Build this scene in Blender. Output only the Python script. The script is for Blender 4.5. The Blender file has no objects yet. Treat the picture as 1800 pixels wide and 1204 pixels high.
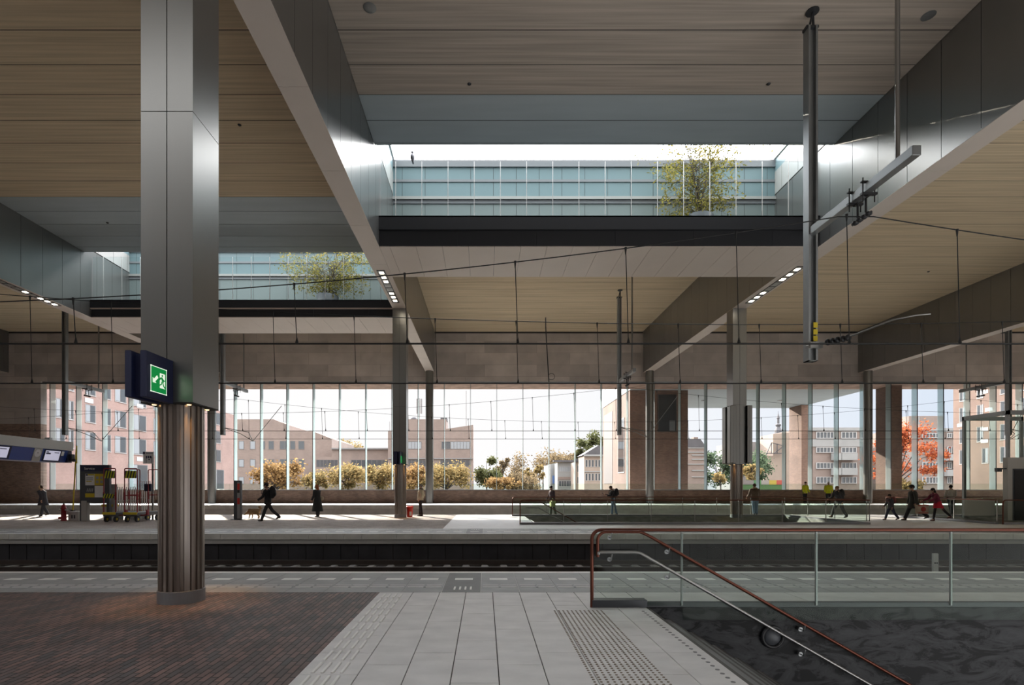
import bpy, bmesh, math, random
from mathutils import Vector, Matrix, Quaternion
C = bpy.context.scene.collection
S = bpy.context.scene
R = math.radians
random.seed(7)

# ------------------------------------------------------------------ camera, sky, sun, exposure
FPX, CX, CY, EYE = 940.0, 852.0, 855.0, 1.61
cam = bpy.data.cameras.new('camera'); camo = bpy.data.objects.new('camera', cam); C.objects.link(camo)
cam.sensor_width = 36.0; cam.lens = 36.0*FPX/1800.0
cam.shift_x = (900.0-CX)/1800.0; cam.shift_y = (CY-602.0)/1800.0
cam.clip_start = 0.05; cam.clip_end = 3000
camo.location = (0, 0, EYE); camo.rotation_euler = (R(90), 0, 0)
S.camera = camo
S.view_settings.view_transform = 'Standard'; S.view_settings.look = 'None'
S.view_settings.gamma = 1.0; S.view_settings.use_curve_mapping = False
S.view_settings.exposure = 1.15
cy = S.cycles
cy.max_bounces = 10; cy.diffuse_bounces = 5; cy.glossy_bounces = 4; cy.transmission_bounces = 4
cy.transparent_max_bounces = 40; cy.caustics_reflective = False; cy.caustics_refractive = False
cy.sample_clamp_indirect = 6.0

SUN_DIR = Vector((-0.50, 0.866, 0.42)).normalized()      # towards the sun
def sky():
    w = bpy.data.worlds.new('sky'); S.world = w; w.use_nodes = True
    nt = w.node_tree; nt.nodes.clear(); N = nt.nodes.new; L = nt.links.new
    tc = N('ShaderNodeTexCoord')
    def dot(v):
        d = N('ShaderNodeVectorMath'); d.operation = 'DOT_PRODUCT'; d.inputs[1].default_value = v
        L(tc.outputs['Generated'], d.inputs[0]); return d.outputs['Value']
    def ramp(val, a, b):
        m = N('ShaderNodeMapRange'); m.interpolation_type = 'SMOOTHSTEP'
        m.inputs['From Min'].default_value = a; m.inputs['From Max'].default_value = b
        L(val, m.inputs['Value']); return m.outputs['Result']
    def mix(f, a, b):
        m = N('ShaderNodeMix'); m.data_type = 'RGBA'; L(f, m.inputs[0])
        for k, v in ((6, a), (7, b)):
            if isinstance(v, tuple): m.inputs[k].default_value = (*v, 1)
            else: L(v, m.inputs[k])
        return m.outputs[2]
    towards = ramp(dot((-0.5, 0.866, 0.0)), 0.05, 0.93)
    base = mix(towards, (0.31, 0.36, 0.43), (0.48, 0.47, 0.465))
    up = ramp(dot((0, 0, 1)), 0.22, 0.50)
    nz = N('ShaderNodeTexNoise'); nz.inputs['Scale'].default_value = 5.5; nz.inputs['Detail'].default_value = 6
    L(tc.outputs['Generated'], nz.inputs['Vector'])
    cloud = mix(ramp(nz.outputs['Fac'], 0.36, 0.56), (4, 4.5, 5.2), CLOUD)
    col = mix(up, base, cloud)
    back = ramp(dot((0, -1, 0)), 0.0, 0.8)
    col = mix(back, col, BACK)
    bg = N('ShaderNodeBackground'); bg.inputs['Strength'].default_value = SKY; L(col, bg.inputs['Color'])
    out = N('ShaderNodeOutputWorld'); L(bg.outputs[0], out.inputs['Surface'])
SKY = 1.0
CLOUD = (7, 7, 7)
BACK = (1.3, 1.3, 1.3)
sky()
sun = bpy.data.lights.new('sun', 'SUN'); sun.energy = 5.2; sun.color = (1.0, 0.90, 0.76); sun.angle = R(0.6)
suno = bpy.data.objects.new('sun', sun); C.objects.link(suno); suno.location = (-60, 100, 90)
suno.rotation_euler = SUN_DIR.to_track_quat('Z', 'Y').to_euler()

# ------------------------------------------------------------------ helpers
def px(x, Y): return (x-CX)/FPX*Y                 # where a sight line crosses the plane at distance Y
def pz(y, Y): return EYE-(y-CY)/FPX*Y

def newmat(name):
    m = bpy.data.materials.new(name); m.use_nodes = True
    nt = m.node_tree; b = nt.nodes['Principled BSDF']
    return m, nt, b
def mat(name, col, rough=0.6, metal=0.0, var=0.0, scale=3.0, stretch=(1, 1, 1), bump=0.0, emit=None, spec=None):
    m, nt, b = newmat(name); N = nt.nodes.new; L = nt.links.new
    b.inputs['Base Color'].default_value = (*col, 1); b.inputs['Roughness'].default_value = rough
    b.inputs['Metallic'].default_value = metal
    if spec is not None: b.inputs['Specular IOR Level'].default_value = spec
    if var or bump:
        tc = N('ShaderNodeTexCoord'); mp = N('ShaderNodeMapping'); mp.inputs['Scale'].default_value = stretch
        nz = N('ShaderNodeTexNoise'); nz.inputs['Scale'].default_value = scale; nz.inputs['Detail'].default_value = 6
        L(tc.outputs['Object'], mp.inputs[0]); L(mp.outputs[0], nz.inputs['Vector'])
        if var:
            mx = N('ShaderNodeMix'); mx.data_type = 'RGBA'
            mx.inputs[6].default_value = (*[c*(1-var) for c in col], 1)
            mx.inputs[7].default_value = (*[min(1, c*(1+var)) for c in col], 1)
            mr = N('ShaderNodeMapRange'); mr.inputs['From Min'].default_value = 0.3; mr.inputs['From Max'].default_value = 0.7
            L(nz.outputs['Fac'], mr.inputs['Value']); L(mr.outputs[0], mx.inputs[0]); L(mx.outputs[2], b.inputs['Base Color'])
        if bump:
            bp = N('ShaderNodeBump'); bp.inputs['Strength'].default_value = bump; bp.inputs['Distance'].default_value = 0.02
            L(nz.outputs['Fac'], bp.inputs['Height']); L(bp.outputs[0], b.inputs['Normal'])
    if emit:
        b.inputs['Emission Color'].default_value = (*emit[0], 1); b.inputs['Emission Strength'].default_value = emit[1]
    return m
def brick(name, c1, c2, mortar, bw, bh, ms=0.01, axes='xz', rough=0.8, off=0.5, noise=0.25, bump=0.3, nscale=1.3):
    """bricks laid in courses on the plane of two object axes"""
    m, nt, b = newmat(name); N = nt.nodes.new; L = nt.links.new
    tc = N('ShaderNodeTexCoord'); sp = N('ShaderNodeSeparateXYZ'); cb = N('ShaderNodeCombineXYZ')
    L(tc.outputs['Object'], sp.inputs[0])
    for i, a in enumerate(axes): L(sp.outputs['xyz'.index(a)], cb.inputs[i])
    br = N('ShaderNodeTexBrick'); br.inputs['Scale'].default_value = 1.0; br.offset = off
    br.inputs['Color1'].default_value = (*c1, 1); br.inputs['Color2'].default_value = (*c2, 1); br.inputs['Mortar'].default_value = (*mortar, 1)
    br.inputs['Brick Width'].default_value = bw; br.inputs['Row Height'].default_value = bh; br.inputs['Mortar Size'].default_value = ms
    br.inputs['Mortar Smooth'].default_value = 0.2; br.inputs['Bias'].default_value = 0.0
    L(cb.outputs[0], br.inputs['Vector'])
    nz = N('ShaderNodeTexNoise'); nz.inputs['Scale'].default_value = nscale; nz.inputs['Detail'].default_value = 5
    L(tc.outputs['Object'], nz.inputs['Vector'])
    mr = N('ShaderNodeMapRange'); mr.inputs['From Min'].default_value = 0.3; mr.inputs['From Max'].default_value = 0.7
    mr.inputs['To Min'].default_value = 1-noise; mr.inputs['To Max'].default_value = 1+noise; L(nz.outputs['Fac'], mr.inputs['Value'])
    mx = N('ShaderNodeMix'); mx.data_type = 'RGBA'; mx.blend_type = 'MULTIPLY'; mx.inputs[0].default_value = 1.0
    L(br.outputs['Color'], mx.inputs[6]); L(mr.outputs[0], mx.inputs[7]); L(mx.outputs[2], b.inputs['Base Color'])
    b.inputs['Roughness'].default_value = rough
    if bump:
        bp = N('ShaderNodeBump'); bp.inputs['Strength'].default_value = bump; bp.inputs['Distance'].default_value = 0.006; bp.invert = True
        L(br.outputs['Fac'], bp.inputs['Height']); L(bp.outputs[0], b.inputs['Normal'])
    return m
def glass(name, tint, refl=1.0, rough=0.0, frost=None):
    m = bpy.data.materials.new(name); m.use_nodes = True; nt = m.node_tree; nt.nodes.clear(); N = nt.nodes.new; L = nt.links.new
    t = N('ShaderNodeBsdfTransparent'); t.inputs[0].default_value = (*tint, 1)
    g = N('ShaderNodeBsdfGlossy'); g.inputs['Roughness'].default_value = rough; g.inputs['Color'].default_value = (1, 1, 1, 1)
    lw = N('ShaderNodeLayerWeight'); lw.inputs['Blend'].default_value = 0.12
    mm = N('ShaderNodeMath'); mm.operation = 'MULTIPLY'; mm.inputs[1].default_value = refl; L(lw.outputs['Fresnel'], mm.inputs[0])
    mx = N('ShaderNodeMixShader'); L(mm.outputs[0], mx.inputs[0]); L(t.outputs[0], mx.inputs[1]); L(g.outputs[0], mx.inputs[2])
    o = N('ShaderNodeOutputMaterial'); L(mx.outputs[0], o.inputs['Surface'])
    if frost:                                # lightly fritted glass scatters some of the light that passes it
        d = N('ShaderNodeBsdfTranslucent'); d2 = N('ShaderNodeBsdfDiffuse'); ad = N('ShaderNodeMixShader'); fm = N('ShaderNodeMixShader'); ad.inputs[0].default_value = .4
        d.inputs[0].default_value = (*frost[0], 1); d2.inputs[0].default_value = (*frost[0], 1); L(d.outputs[0], ad.inputs[1]); L(d2.outputs[0], ad.inputs[2])
        fm.inputs[0].default_value = frost[1]; L(mx.outputs[0], fm.inputs[1]); L(ad.outputs[0], fm.inputs[2]); L(fm.outputs[0], o.inputs['Surface'])
    return m

class MB:
    """collects faces of several shapes and builds them as ONE mesh object"""
    def __init__(s): s.v = []; s.f = []; s.m = []; s.sm = []
    def add(s, vs, fs, m=0, smooth=False):
        o = len(s.v); s.v += [Vector(p) for p in vs]
        for f in fs: s.f.append([i+o for i in f]); s.m.append(m); s.sm.append(smooth)
        return s
    def box(s, x0, x1, y0, y1, z0, z1, m=0):
        return s.add([(x0,y0,z0),(x1,y0,z0),(x1,y1,z0),(x0,y1,z0),(x0,y0,z1),(x1,y0,z1),(x1,y1,z1),(x0,y1,z1)],
                     [(3,2,1,0),(4,5,6,7),(0,1,5,4),(1,2,6,5),(2,3,7,6),(3,0,4,7)], m)
    def cbox(s, x0, x1, y0, y1, z0, z1, c=0.01, m=0):
        """box with chamfered edges"""
        bm = bmesh.new(); bmesh.ops.create_cube(bm, size=1)
        for v in bm.verts: v.co = Vector((x0+(v.co.x+.5)*(x1-x0), y0+(v.co.y+.5)*(y1-y0), z0+(v.co.z+.5)*(z1-z0)))
        bmesh.ops.bevel(bm, geom=bm.edges[:], offset=c, segments=1, affect='EDGES')
        bm.verts.index_update()
        s.add([v.co.copy() for v in bm.verts], [[v.index for v in f.verts] for f in bm.faces], m); bm.free(); return s
    def bar(s, a, b, w, h, m=0, up=(0, 0, 1)):
        a, b = Vector(a), Vector(b); d = (b-a).normalized(); u = Vector(up)
        if abs(d.dot(u)) > .98: u = Vector((0, 1, 0))
        r = d.cross(u).normalized(); u = r.cross(d)
        vs = [p+r*sx*w/2+u*sz*h/2 for p in (a, b) for sx, sz in ((-1,-1),(1,-1),(1,1),(-1,1))]
        return s.add(vs, [(0,1,2,3),(7,6,5,4),(0,4,5,1),(1,5,6,2),(2,6,7,3),(3,7,4,0)], m)
    def tube(s, pts, rad, n=10, m=0, smooth=True, cap=True):
        pts = [Vector(p) for p in pts]; k = len(pts)
        rad = [rad]*k if isinstance(rad, (int, float)) else rad
        o = len(s.v); prev = None; rings = []
        for i, p in enumerate(pts):
            d = (pts[min(i+1, k-1)]-pts[max(i-1, 0)])
            d = d.normalized() if d.length > 1e-9 else Vector((0, 0, 1))
            if prev is None:
                u = Vector((0, 0, 1)) if abs(d.z) < .9 else Vector((1, 0, 0))
            else: u = prev
            r = d.cross(u); r = r.normalized() if r.length > 1e-6 else d.orthogonal().normalized(); u = r.cross(d); prev = u
            ra, rb = rad[i] if isinstance(rad[i], tuple) else (rad[i], rad[i])
            rings.append([p+r*math.cos(t)*ra+u*math.sin(t)*rb for t in (2*math.pi*j/n for j in range(n))])
        vs = [q for rg in rings for q in rg]
        fs = [(i*n+j, i*n+(j+1) % n, (i+1)*n+(j+1) % n, (i+1)*n+j) for i in range(k-1) for j in range(n)]
        s.add(vs, fs, m, smooth)
        if cap: s.add(rings[0], [tuple(range(n-1, -1, -1))], m); s.add(rings[-1], [tuple(range(n))], m)
        return s
    def lathe(s, prof, c=(0, 0, 0), n=20, m=0, smooth=True, sx=1, sy=1):
        c = Vector(c); vs = [c+Vector((r*sx*math.cos(2*math.pi*j/n), r*sy*math.sin(2*math.pi*j/n), z)) for r, z in prof for j in range(n)]
        k = len(prof); fs = [(i*n+j, i*n+(j+1) % n, (i+1)*n+(j+1) % n, (i+1)*n+j) for i in range(k-1) for j in range(n)]
        s.add(vs, fs, m, smooth); o = [tuple(range(n-1, -1, -1)), tuple(range((k-1)*n, k*n))]
        s.add(vs[:n], [o[0]], m); s.add(vs[-n:], [tuple(range(n))], m); return s
    def ball(s, c, r, n=12, m=0, rot=None):
        r = (r, r, r) if isinstance(r, (int, float)) else r; c = Vector(c); k = max(5, n//2+1)
        vs = []
        for i in range(k):
            a = math.pi*i/(k-1); z = -math.cos(a); q = max(math.sin(a), 1e-3)
            for j in range(n):
                p = Vector((q*math.cos(2*math.pi*j/n)*r[0], q*math.sin(2*math.pi*j/n)*r[1], z*r[2]))
                vs.append(c+(rot @ p if rot else p))
        fs = [(i*n+j, i*n+(j+1) % n, (i+1)*n+(j+1) % n, (i+1)*n+j) for i in range(k-1) for j in range(n)]
        return s.add(vs, fs, m, True)
    def prism(s, poly, y0, y1, m=0, axis='y'):
        """outline in the x-z plane pushed along y (or in y-z along x, x-y along z)"""
        def P(a, b, t): return (a, t, b) if axis == 'y' else (t, a, b) if axis == 'x' else (a, b, t)
        n = len(poly); vs = [P(a, b, y0) for a, b in poly]+[P(a, b, y1) for a, b in poly]
        fs = [tuple(range(n)), tuple(range(2*n-1, n-1, -1))]+[(i, i+n, (i+1) % n+n, (i+1) % n) for i in range(n)]
        return s.add(vs, fs, m)
    def loft(s, rings, n=14, m=0, cap=True):
        """rings: (centre, half width x, half depth y[, normal tilt])"""
        vs = []
        for c, a, b in rings:
            c = Vector(c); vs += [c+Vector((a*math.cos(2*math.pi*j/n), b*math.sin(2*math.pi*j/n), 0)) for j in range(n)]
        k = len(rings); fs = [(i*n+j, i*n+(j+1) % n, (i+1)*n+(j+1) % n, (i+1)*n+j) for i in range(k-1) for j in range(n)]
        s.add(vs, fs, m, True)
        if cap: s.add(vs[:n], [tuple(range(n-1, -1, -1))], m); s.add(vs[-n:], [tuple(range(n))], m)
        return s
    def build(s, name, mats, parent=None, fix=True):
        me = bpy.data.meshes.new(name); o0 = wloc(parent)
        me.from_pydata([v-o0 for v in s.v], [], s.f)
        for mm in (mats if isinstance(mats, (list, tuple)) else [mats]): me.materials.append(mm)
        me.polygons.foreach_set('material_index', s.m); me.polygons.foreach_set('use_smooth', s.sm)
        if fix:
            bm = bmesh.new(); bm.from_mesh(me); bmesh.ops.recalc_face_normals(bm, faces=bm.faces[:]); bm.to_mesh(me); bm.free()
        me.update()
        o = bpy.data.objects.new(name, me); C.objects.link(o)
        if parent: o.parent = parent
        return o
def wloc(o):
    v = Vector((0, 0, 0))
    while o is not None: v = v+o.location; o = o.parent
    return v
def tag(o, label, cat, group=None, kind=None):
    o['label'] = label; o['category'] = cat
    if group: o['group'] = group
    if kind: o['kind'] = kind
    return o
def thing(name, label, cat, loc=(0, 0, 0), rz=0.0, group=None, kind=None):
    o = bpy.data.objects.new(name, None); C.objects.link(o); o.location = loc; o.rotation_euler = (0, 0, rz); o.empty_display_size = .2
    return tag(o, label, cat, group, kind)
def struct(o): o['kind'] = 'structure'; return o
def copy_tree(o, parent=None):
    c = o.copy(); C.objects.link(c)
    if parent is not None: c.parent = parent
    for ch in o.children: copy_tree(ch, c)
    return c
def text(body, size, loc, rot, m, parent, name='lettering', align='LEFT'):
    cu = bpy.data.curves.new(name, 'FONT'); cu.body = body; cu.size = size; cu.align_x = align; cu.extrude = 0.002
    tmp = bpy.data.objects.new(name, cu); C.objects.link(tmp); dg = bpy.context.evaluated_depsgraph_get(); dg.update()
    me = bpy.data.meshes.new_from_object(tmp.evaluated_get(dg)); bpy.data.objects.remove(tmp); me.materials.clear(); me.materials.append(m)
    o = bpy.data.objects.new(name, me); C.objects.link(o)
    o.location = Vector(loc)-wloc(parent); o.rotation_euler = rot; o.parent = parent; return o

# ------------------------------------------------------------------ materials
M = {}
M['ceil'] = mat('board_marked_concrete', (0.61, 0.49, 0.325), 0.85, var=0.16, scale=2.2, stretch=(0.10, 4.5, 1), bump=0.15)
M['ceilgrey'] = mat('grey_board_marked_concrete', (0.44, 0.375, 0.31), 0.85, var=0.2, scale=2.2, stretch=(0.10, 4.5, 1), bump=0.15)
M['ceilblue'] = mat('blue_grey_panel', (0.40, 0.46, 0.48), 0.55, var=0.05, scale=1.2, stretch=(.3, 2, 1))
M['joint'] = mat('dark_joint', (0.035, 0.032, 0.03), 0.9)
M['conc'] = brick('panel_concrete', (0.56, 0.50, 0.455), (0.40, 0.355, 0.325), (0.34, 0.30, 0.27), 4.2, 0.95, 0.012, 'xz', 0.8, 0.37, 0.13, 0.0, 0.8)
M['wallbrick'] = brick('brown_brick', (0.30, 0.20, 0.145), (0.20, 0.125, 0.095), (0.24, 0.19, 0.16), 0.24, 0.075, 0.008, 'xz', 0.85, 0.5, 0.22, 0.3)
M['clad'] = mat('satin_metal_cladding', (0.28, 0.278, 0.268), 0.30, 0.85, var=0.03, scale=0.6)
M['cladl'] = mat('pale_metal_panel', (0.55, 0.55, 0.53), 0.45, 0.4, var=0.03, scale=0.6)
M['soff'] = mat('beige_soffit_panel', (0.62, 0.545, 0.475), 0.5, 0.1, var=0.03, scale=0.8)
M['dark'] = mat('anthracite_steel', (0.035, 0.036, 0.04), 0.45, 0.3)
M['fluted'] = mat('fluted_bronze_metal', (0.34, 0.30, 0.27), 0.33, 0.9, var=0.12, scale=2.0, stretch=(3, 3, .3))
M['ring'] = mat('column_base_steel', (0.25, 0.26, 0.28), 0.45, 0.6, var=0.1)
M['pave'] = mat('light_paving_stone', (0.65, 0.635, 0.625), 0.45, var=0.10, scale=2.6, stretch=(1, 1.6, 1), bump=0.1)
M['grout'] = mat('dark_grout', (0.10, 0.095, 0.09), 0.9)
M['edge'] = mat('grey_edge_tile', (0.31, 0.31, 0.31), 0.5, var=0.12, scale=3.0)
M['edged'] = mat('dark_edge_tile', (0.15, 0.15, 0.15), 0.5, var=0.12, scale=3.0)
M['groutl'] = mat('light_grout', (0.55, 0.54, 0.52), 0.8)
M['white'] = mat('white_marking', (0.80, 0.79, 0.76), 0.6)
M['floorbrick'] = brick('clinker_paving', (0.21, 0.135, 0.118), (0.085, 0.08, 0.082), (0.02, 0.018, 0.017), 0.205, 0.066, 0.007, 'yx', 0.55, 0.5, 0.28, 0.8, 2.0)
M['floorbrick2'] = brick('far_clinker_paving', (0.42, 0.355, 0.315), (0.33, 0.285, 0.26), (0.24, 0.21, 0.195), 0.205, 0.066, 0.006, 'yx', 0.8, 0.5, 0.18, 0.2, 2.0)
M['stud'] = mat('bronze_stud', (0.22, 0.18, 0.14), 0.4, 0.6)
M['coping'] = mat('concrete_coping', (0.78, 0.78, 0.74), 0.75, var=0.12, scale=2.0)
M['pitwall'] = mat('dark_platform_wall', (0.045, 0.044, 0.05), 0.7, var=0.25, scale=1.5)
M['ballast'] = mat('track_ballast', (0.055, 0.045, 0.04), 0.95, var=0.6, scale=22, bump=1.0)
M['rail'] = mat('rail_steel', (0.12, 0.10, 0.09), 0.35, 0.7)
M['sleeper'] = mat('concrete_sleeper', (0.22, 0.21, 0.2), 0.9, var=0.2)
def veined(name, dark, mid, light):
    m, nt, b = newmat(name); N = nt.nodes.new; L = nt.links.new
    tc = N('ShaderNodeTexCoord'); mp = N('ShaderNodeMapping'); mp.inputs['Scale'].default_value = (.9, 1, 2.4); mp.inputs['Rotation'].default_value = (0, R(28), 0)
    nz = N('ShaderNodeTexNoise'); nz.inputs['Scale'].default_value = 1.9; nz.inputs['Detail'].default_value = 9; nz.inputs['Roughness'].default_value = .68; nz.inputs['Distortion'].default_value = 1.6
    L(tc.outputs['Object'], mp.inputs[0]); L(mp.outputs[0], nz.inputs['Vector'])
    cr = N('ShaderNodeValToRGB'); e = cr.color_ramp.elements; e[0].position = .43; e[0].color = (*dark, 1); e[1].position = .64; e[1].color = (*light, 1)
    k = e.new(.49); k.color = (*mid, 1); L(nz.outputs['Fac'], cr.inputs[0]); L(cr.outputs[0], b.inputs['Base Color'])
    b.inputs['Roughness'].default_value = .5; b.inputs['Specular IOR Level'].default_value = .2; return m
M['stone'] = veined('dark_veined_stone', (.006, .006, .007), (.034, .035, .038), (.055, .056, .06))
M['stonel'] = mat('grey_green_stone', (0.30, 0.31, 0.29), 0.4, var=0.25, scale=2.0, stretch=(1, 1, 2.6))
M['copper'] = mat('copper_brown_rail', (0.13, 0.042, 0.026), 0.3, 0.7)
M['steel'] = mat('stainless_steel', (0.34, 0.335, 0.325), 0.32, 0.95)
M['steeld'] = mat('dull_galvanised_steel', (0.30, 0.31, 0.31), 0.45, 0.8, var=0.08, scale=1.5)
M['wire'] = mat('black_wire', (0.012, 0.012, 0.012), 0.6)
M['rubber'] = mat('black_rubber', (0.02, 0.02, 0.02), 0.5)
M['glass'] = glass('clear_glass', (0.975, 0.98, 0.985), 0.75)
M['fin'] = glass('green_fin_glass', (0.84, 0.93, 0.93), 1.1, frost=((0.66, 0.74, 0.74), .34))
M['balu'] = glass('green_balustrade_glass', (0.88, 0.92, 0.895), 0.8)
M['screen'] = glass('pale_screen_glass', (0.93, 0.965, 0.965), 0.9)
M['facblue'] = mat('pale_blue_glazing', (0.135, 0.20, 0.215), 0.45, 0.0)
M['facband'] = mat('grey_facade_band', (0.17, 0.175, 0.185), 0.5)
M['facgrey'] = mat('grey_green_glazing', (0.17, 0.205, 0.20), 0.5)
M['cream'] = mat('cream_metal_panel', (0.30, 0.295, 0.28), 0.5, 0.1)
M['navy'] = mat('navy_enamel', (0.012, 0.017, 0.06), 0.5)
M['blue'] = mat('royal_blue_enamel', (0.03, 0.075, 0.34), 0.35)
M['lamp'] = mat('lamp_glow', (1, 0.95, 0.85), 0.5, emit=((1, 0.88, 0.68), 6.0))
M['lampoff'] = mat('lamp_unlit', (0.35, 0.34, 0.32), 0.3)
M['green'] = mat('lit_green_sign', (0.0, 0.22, 0.05), 0.4, emit=((0.0, 0.26, 0.05), 0.28))
M['signw'] = mat('lit_white_pictogram', (0.8, 0.85, 0.75), 0.4, emit=((0.75, 0.85, 0.7), 0.38))
M['lcd'] = mat('lit_screen', (0.4, 0.4, 0.5), 0.3, emit=((0.55, 0.54, 0.68), 0.30))
M['red'] = mat('red_enamel', (0.27, 0.012, 0.02), 0.4)
M['redb'] = mat('bright_red_plastic', (0.72, 0.03, 0.02), 0.35)
M['yellow'] = mat('yellow_enamel', (0.62, 0.47, 0.01), 0.4)
M['limey'] = mat('hazard_yellow', (0.55, 0.56, 0.01), 0.45)
M['black'] = mat('black_plastic', (0.015, 0.015, 0.017), 0.45)
M['grey'] = mat('grey_enamel', (0.32, 0.32, 0.32), 0.5)
M['lgrey'] = mat('light_grey_panel', (0.50, 0.49, 0.47), 0.5)
M['dgrey'] = mat('dark_grey_enamel', (0.06, 0.065, 0.075), 0.4)
M['paper'] = mat('white_paper', (0.82, 0.82, 0.83), 0.6)
M['ink'] = mat('printed_ink', (0.05, 0.05, 0.12), 0.6)
# ------------------------------------------------------------------ setting: platforms, track bed
ZC, ZB, YW = 14.05, 10.75, 43.0            # ceiling, beam soffit, glass wall
GX0, GX1 = 2.15, 16.3                       # stair opening edges along the platform
# near platform -------------------------------------------------------------
b = MB()
b.box(-60, -1.6, -14, 8.13, -0.9, 0.0)
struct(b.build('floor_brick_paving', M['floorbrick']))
b = MB()
b.box(-1.6, GX0, -14, 8.13, -0.9, -0.012, 1); b.box(GX0, 60, 7.25, 8.13, -0.9, -0.012, 1)
cols = [-1.6, -1.087, -0.68, -0.284, 0.12, 0.524, 0.94, 1.355, 1.76, 2.15]
for i in range(9):
    a, c = cols[i]+.004, cols[i+1]-.004
    if i in (3, 4, 6): a, c = cols[i]+.005, cols[i+1]-.005
    step = 0.6 if i in (0, 3, 6, 7) else 1.2
    y = 8.126; first = True
    rows = [0.9 if i == 1 else 0.47 if i in (3, 5) else 0.62, 0.28] if i in (3, 6) else [0.9 if i in (1, 4) else 0.55]
    while y > -6:
        d = rows.pop(0) if rows else step
        b.cbox(a, c, y-d+.007, y, -0.03, 0.0, .002, 0); y -= d
x = GX0
for k in range(40):
    b.cbox(x+.004, x+1.2-.004, 7.26, 8.126, -0.03, 0.0, .002, 0); x += 1.2
for k in range(30):                          # raised guiding ribs
    y = 7.98-k*0.345
    for xr in (-1.485, -1.402, -1.316, -1.235): b.cbox(xr-.014, xr+.014, y-.27, y, -.005, .012, .005, 2)
struct(b.build('floor', [M['pave'], M['grout'], M['white']]))
b = MB()                                     # round studs that warn of the stair
for i in range(12):
    for j in range(66):
        b.lathe([(.013, -.002), (.012, .004), (.007, .006)], (.905+i*.055, 6.93-j*.055, 0), 6)
for j in range(60): b.lathe([(.022, -.002), (.02, .002)], (2.045, 6.9-j*.10, 0), 8, 1)
struct(b.build('floor_warning_studs', [M['stud'], M['edged']]))
def edge_zone(y0, y1, zt, flip, name, x0=-30.0, n=115):
    """tiles along the track edge: joints, dashes, ribs, pale nosing; y0 is the track side"""
    s = 1 if flip else -1                    # direction away from the track
    b = MB(); yy = lambda t: y0+s*t
    def bx(x0, x1, t0, t1, z0, z1, m, c=None):
        a, d = sorted((yy(t0), yy(t1)))
        b.box(x0, x1, a, d, z0, z1, m) if c is None else b.cbox(x0, x1, a, d, z0, z1, c, m)
    W = abs(y1-y0)
    bx(x0-30, x0+n*.6+30, 0.0, W, zt-.35, zt-.006, 1)
    for k in range(n):
        xa = x0+k*.6; dk = 4 if abs(xa+.66) < .3 else 0
        bx(xa+.006, xa+.594, 0.13, W-.004, zt-.03, zt, dk)
        bx(xa+.145, xa+.455, .70, .88, zt-.02, zt+.001, 2)
        if dk == 0:
            for t in (1.36, 1.53): bx(xa+.03, xa+.57, t, t+.045, zt-.01, zt+.005, 3, .002)
            bx(xa+.28, xa+.32, 1.36, 1.575, zt-.01, zt+.0055, 0, .002)
        else:
            for q in range(4): bx(xa+.17+q*.085, xa+.2+q*.085, 1.52, 1.78, zt-.01, zt+.006, 2, .003)
    bx(x0-30, x0+n*.6+30, -.02, .12, zt-.2, zt, 2)
    return struct(b.build(name, [M['edge'], M['groutl'], M['white'], M['pave'], M['edged']]))
edge_zone(10.1, 8.13, 0.0, False, 'floor_edge_tiles', -30.06)
# far platform ---------------------------------------------------------------
FY0, FY1, FYI = 18.27, 30.5, 20.4
def slab(parts, name, m, z0=-.9, z1=0.0):
    b = MB()
    for q in parts: b.box(*q, z0, z1)
    return struct(b.build(name, m))
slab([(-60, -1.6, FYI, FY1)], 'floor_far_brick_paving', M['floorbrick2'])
H0, H1 = 22.75, 28.95
slab([(-1.6, GX0, FYI, FY1), (GX0, GX1-.1, FYI, H0-.085), (GX0, GX1-.1, H1+.085, FY1), (GX1-.1+.19, 21.71, FYI, FY1), (GX1-.1, GX1+.09, FYI, H0-.085), (GX1-.1, GX1+.09, H1+.085, FY1), (21.71, 60, FYI, H0-.085), (21.71, 60, H1+.085, FY1), (21.71, 22.0, H0-.08, H1+.08)], 'floor_far', M['pave'])
edge_zone(FY0, FYI, 0.0, True, 'floor_far_edge_tiles', -36.06, 140)
slab([(-60, 60, 38.3, YW)], 'floor_third', M['pave'], -.9, .28)
def coping(y, zt, name, h=.2, sgn=-1):
    b = MB(); x = -60
    while x < 60:
        ya, yb = sorted((y+sgn*.06, y-sgn*.15)); b.cbox(x+.004, x+.596, ya, yb, zt-h, zt-.002, .006); x += .6
    return struct(b.build(name, M['coping']))
coping(FY0, 0, 'trim_1', .2); coping(38.3, .28, 'trim_2', .26)
def pit(y, zt, zb, name):
    b = MB(); b.box(-60, 60, y+.03, y+.3, zb, zt, 1); x = -60.15
    while x < 60: b.box(x+.012, x+.588, y, y+.05, zb, zt, 0); x += .6
    return struct(b.build(name, [M['pitwall'], M['joint']]))
pit(FY0+.12, -.2, -1.0, 'wall_platform_edge'); pit(38.4, .03, -1.0, 'wall_third_platform_edge')
b = MB(); b.box(-60, 60, 9.9, 38.5, -1.4, -.95); struct(b.build('ground_ballast', M['ballast']))
b = MB(); b.box(-60, 60, 30.3, 30.49, -1, -.1); b.box(-60, 60, 9.85, 10.05, -1, -.1); struct(b.build('wall_platform_rear', M['pitwall']))
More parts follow.
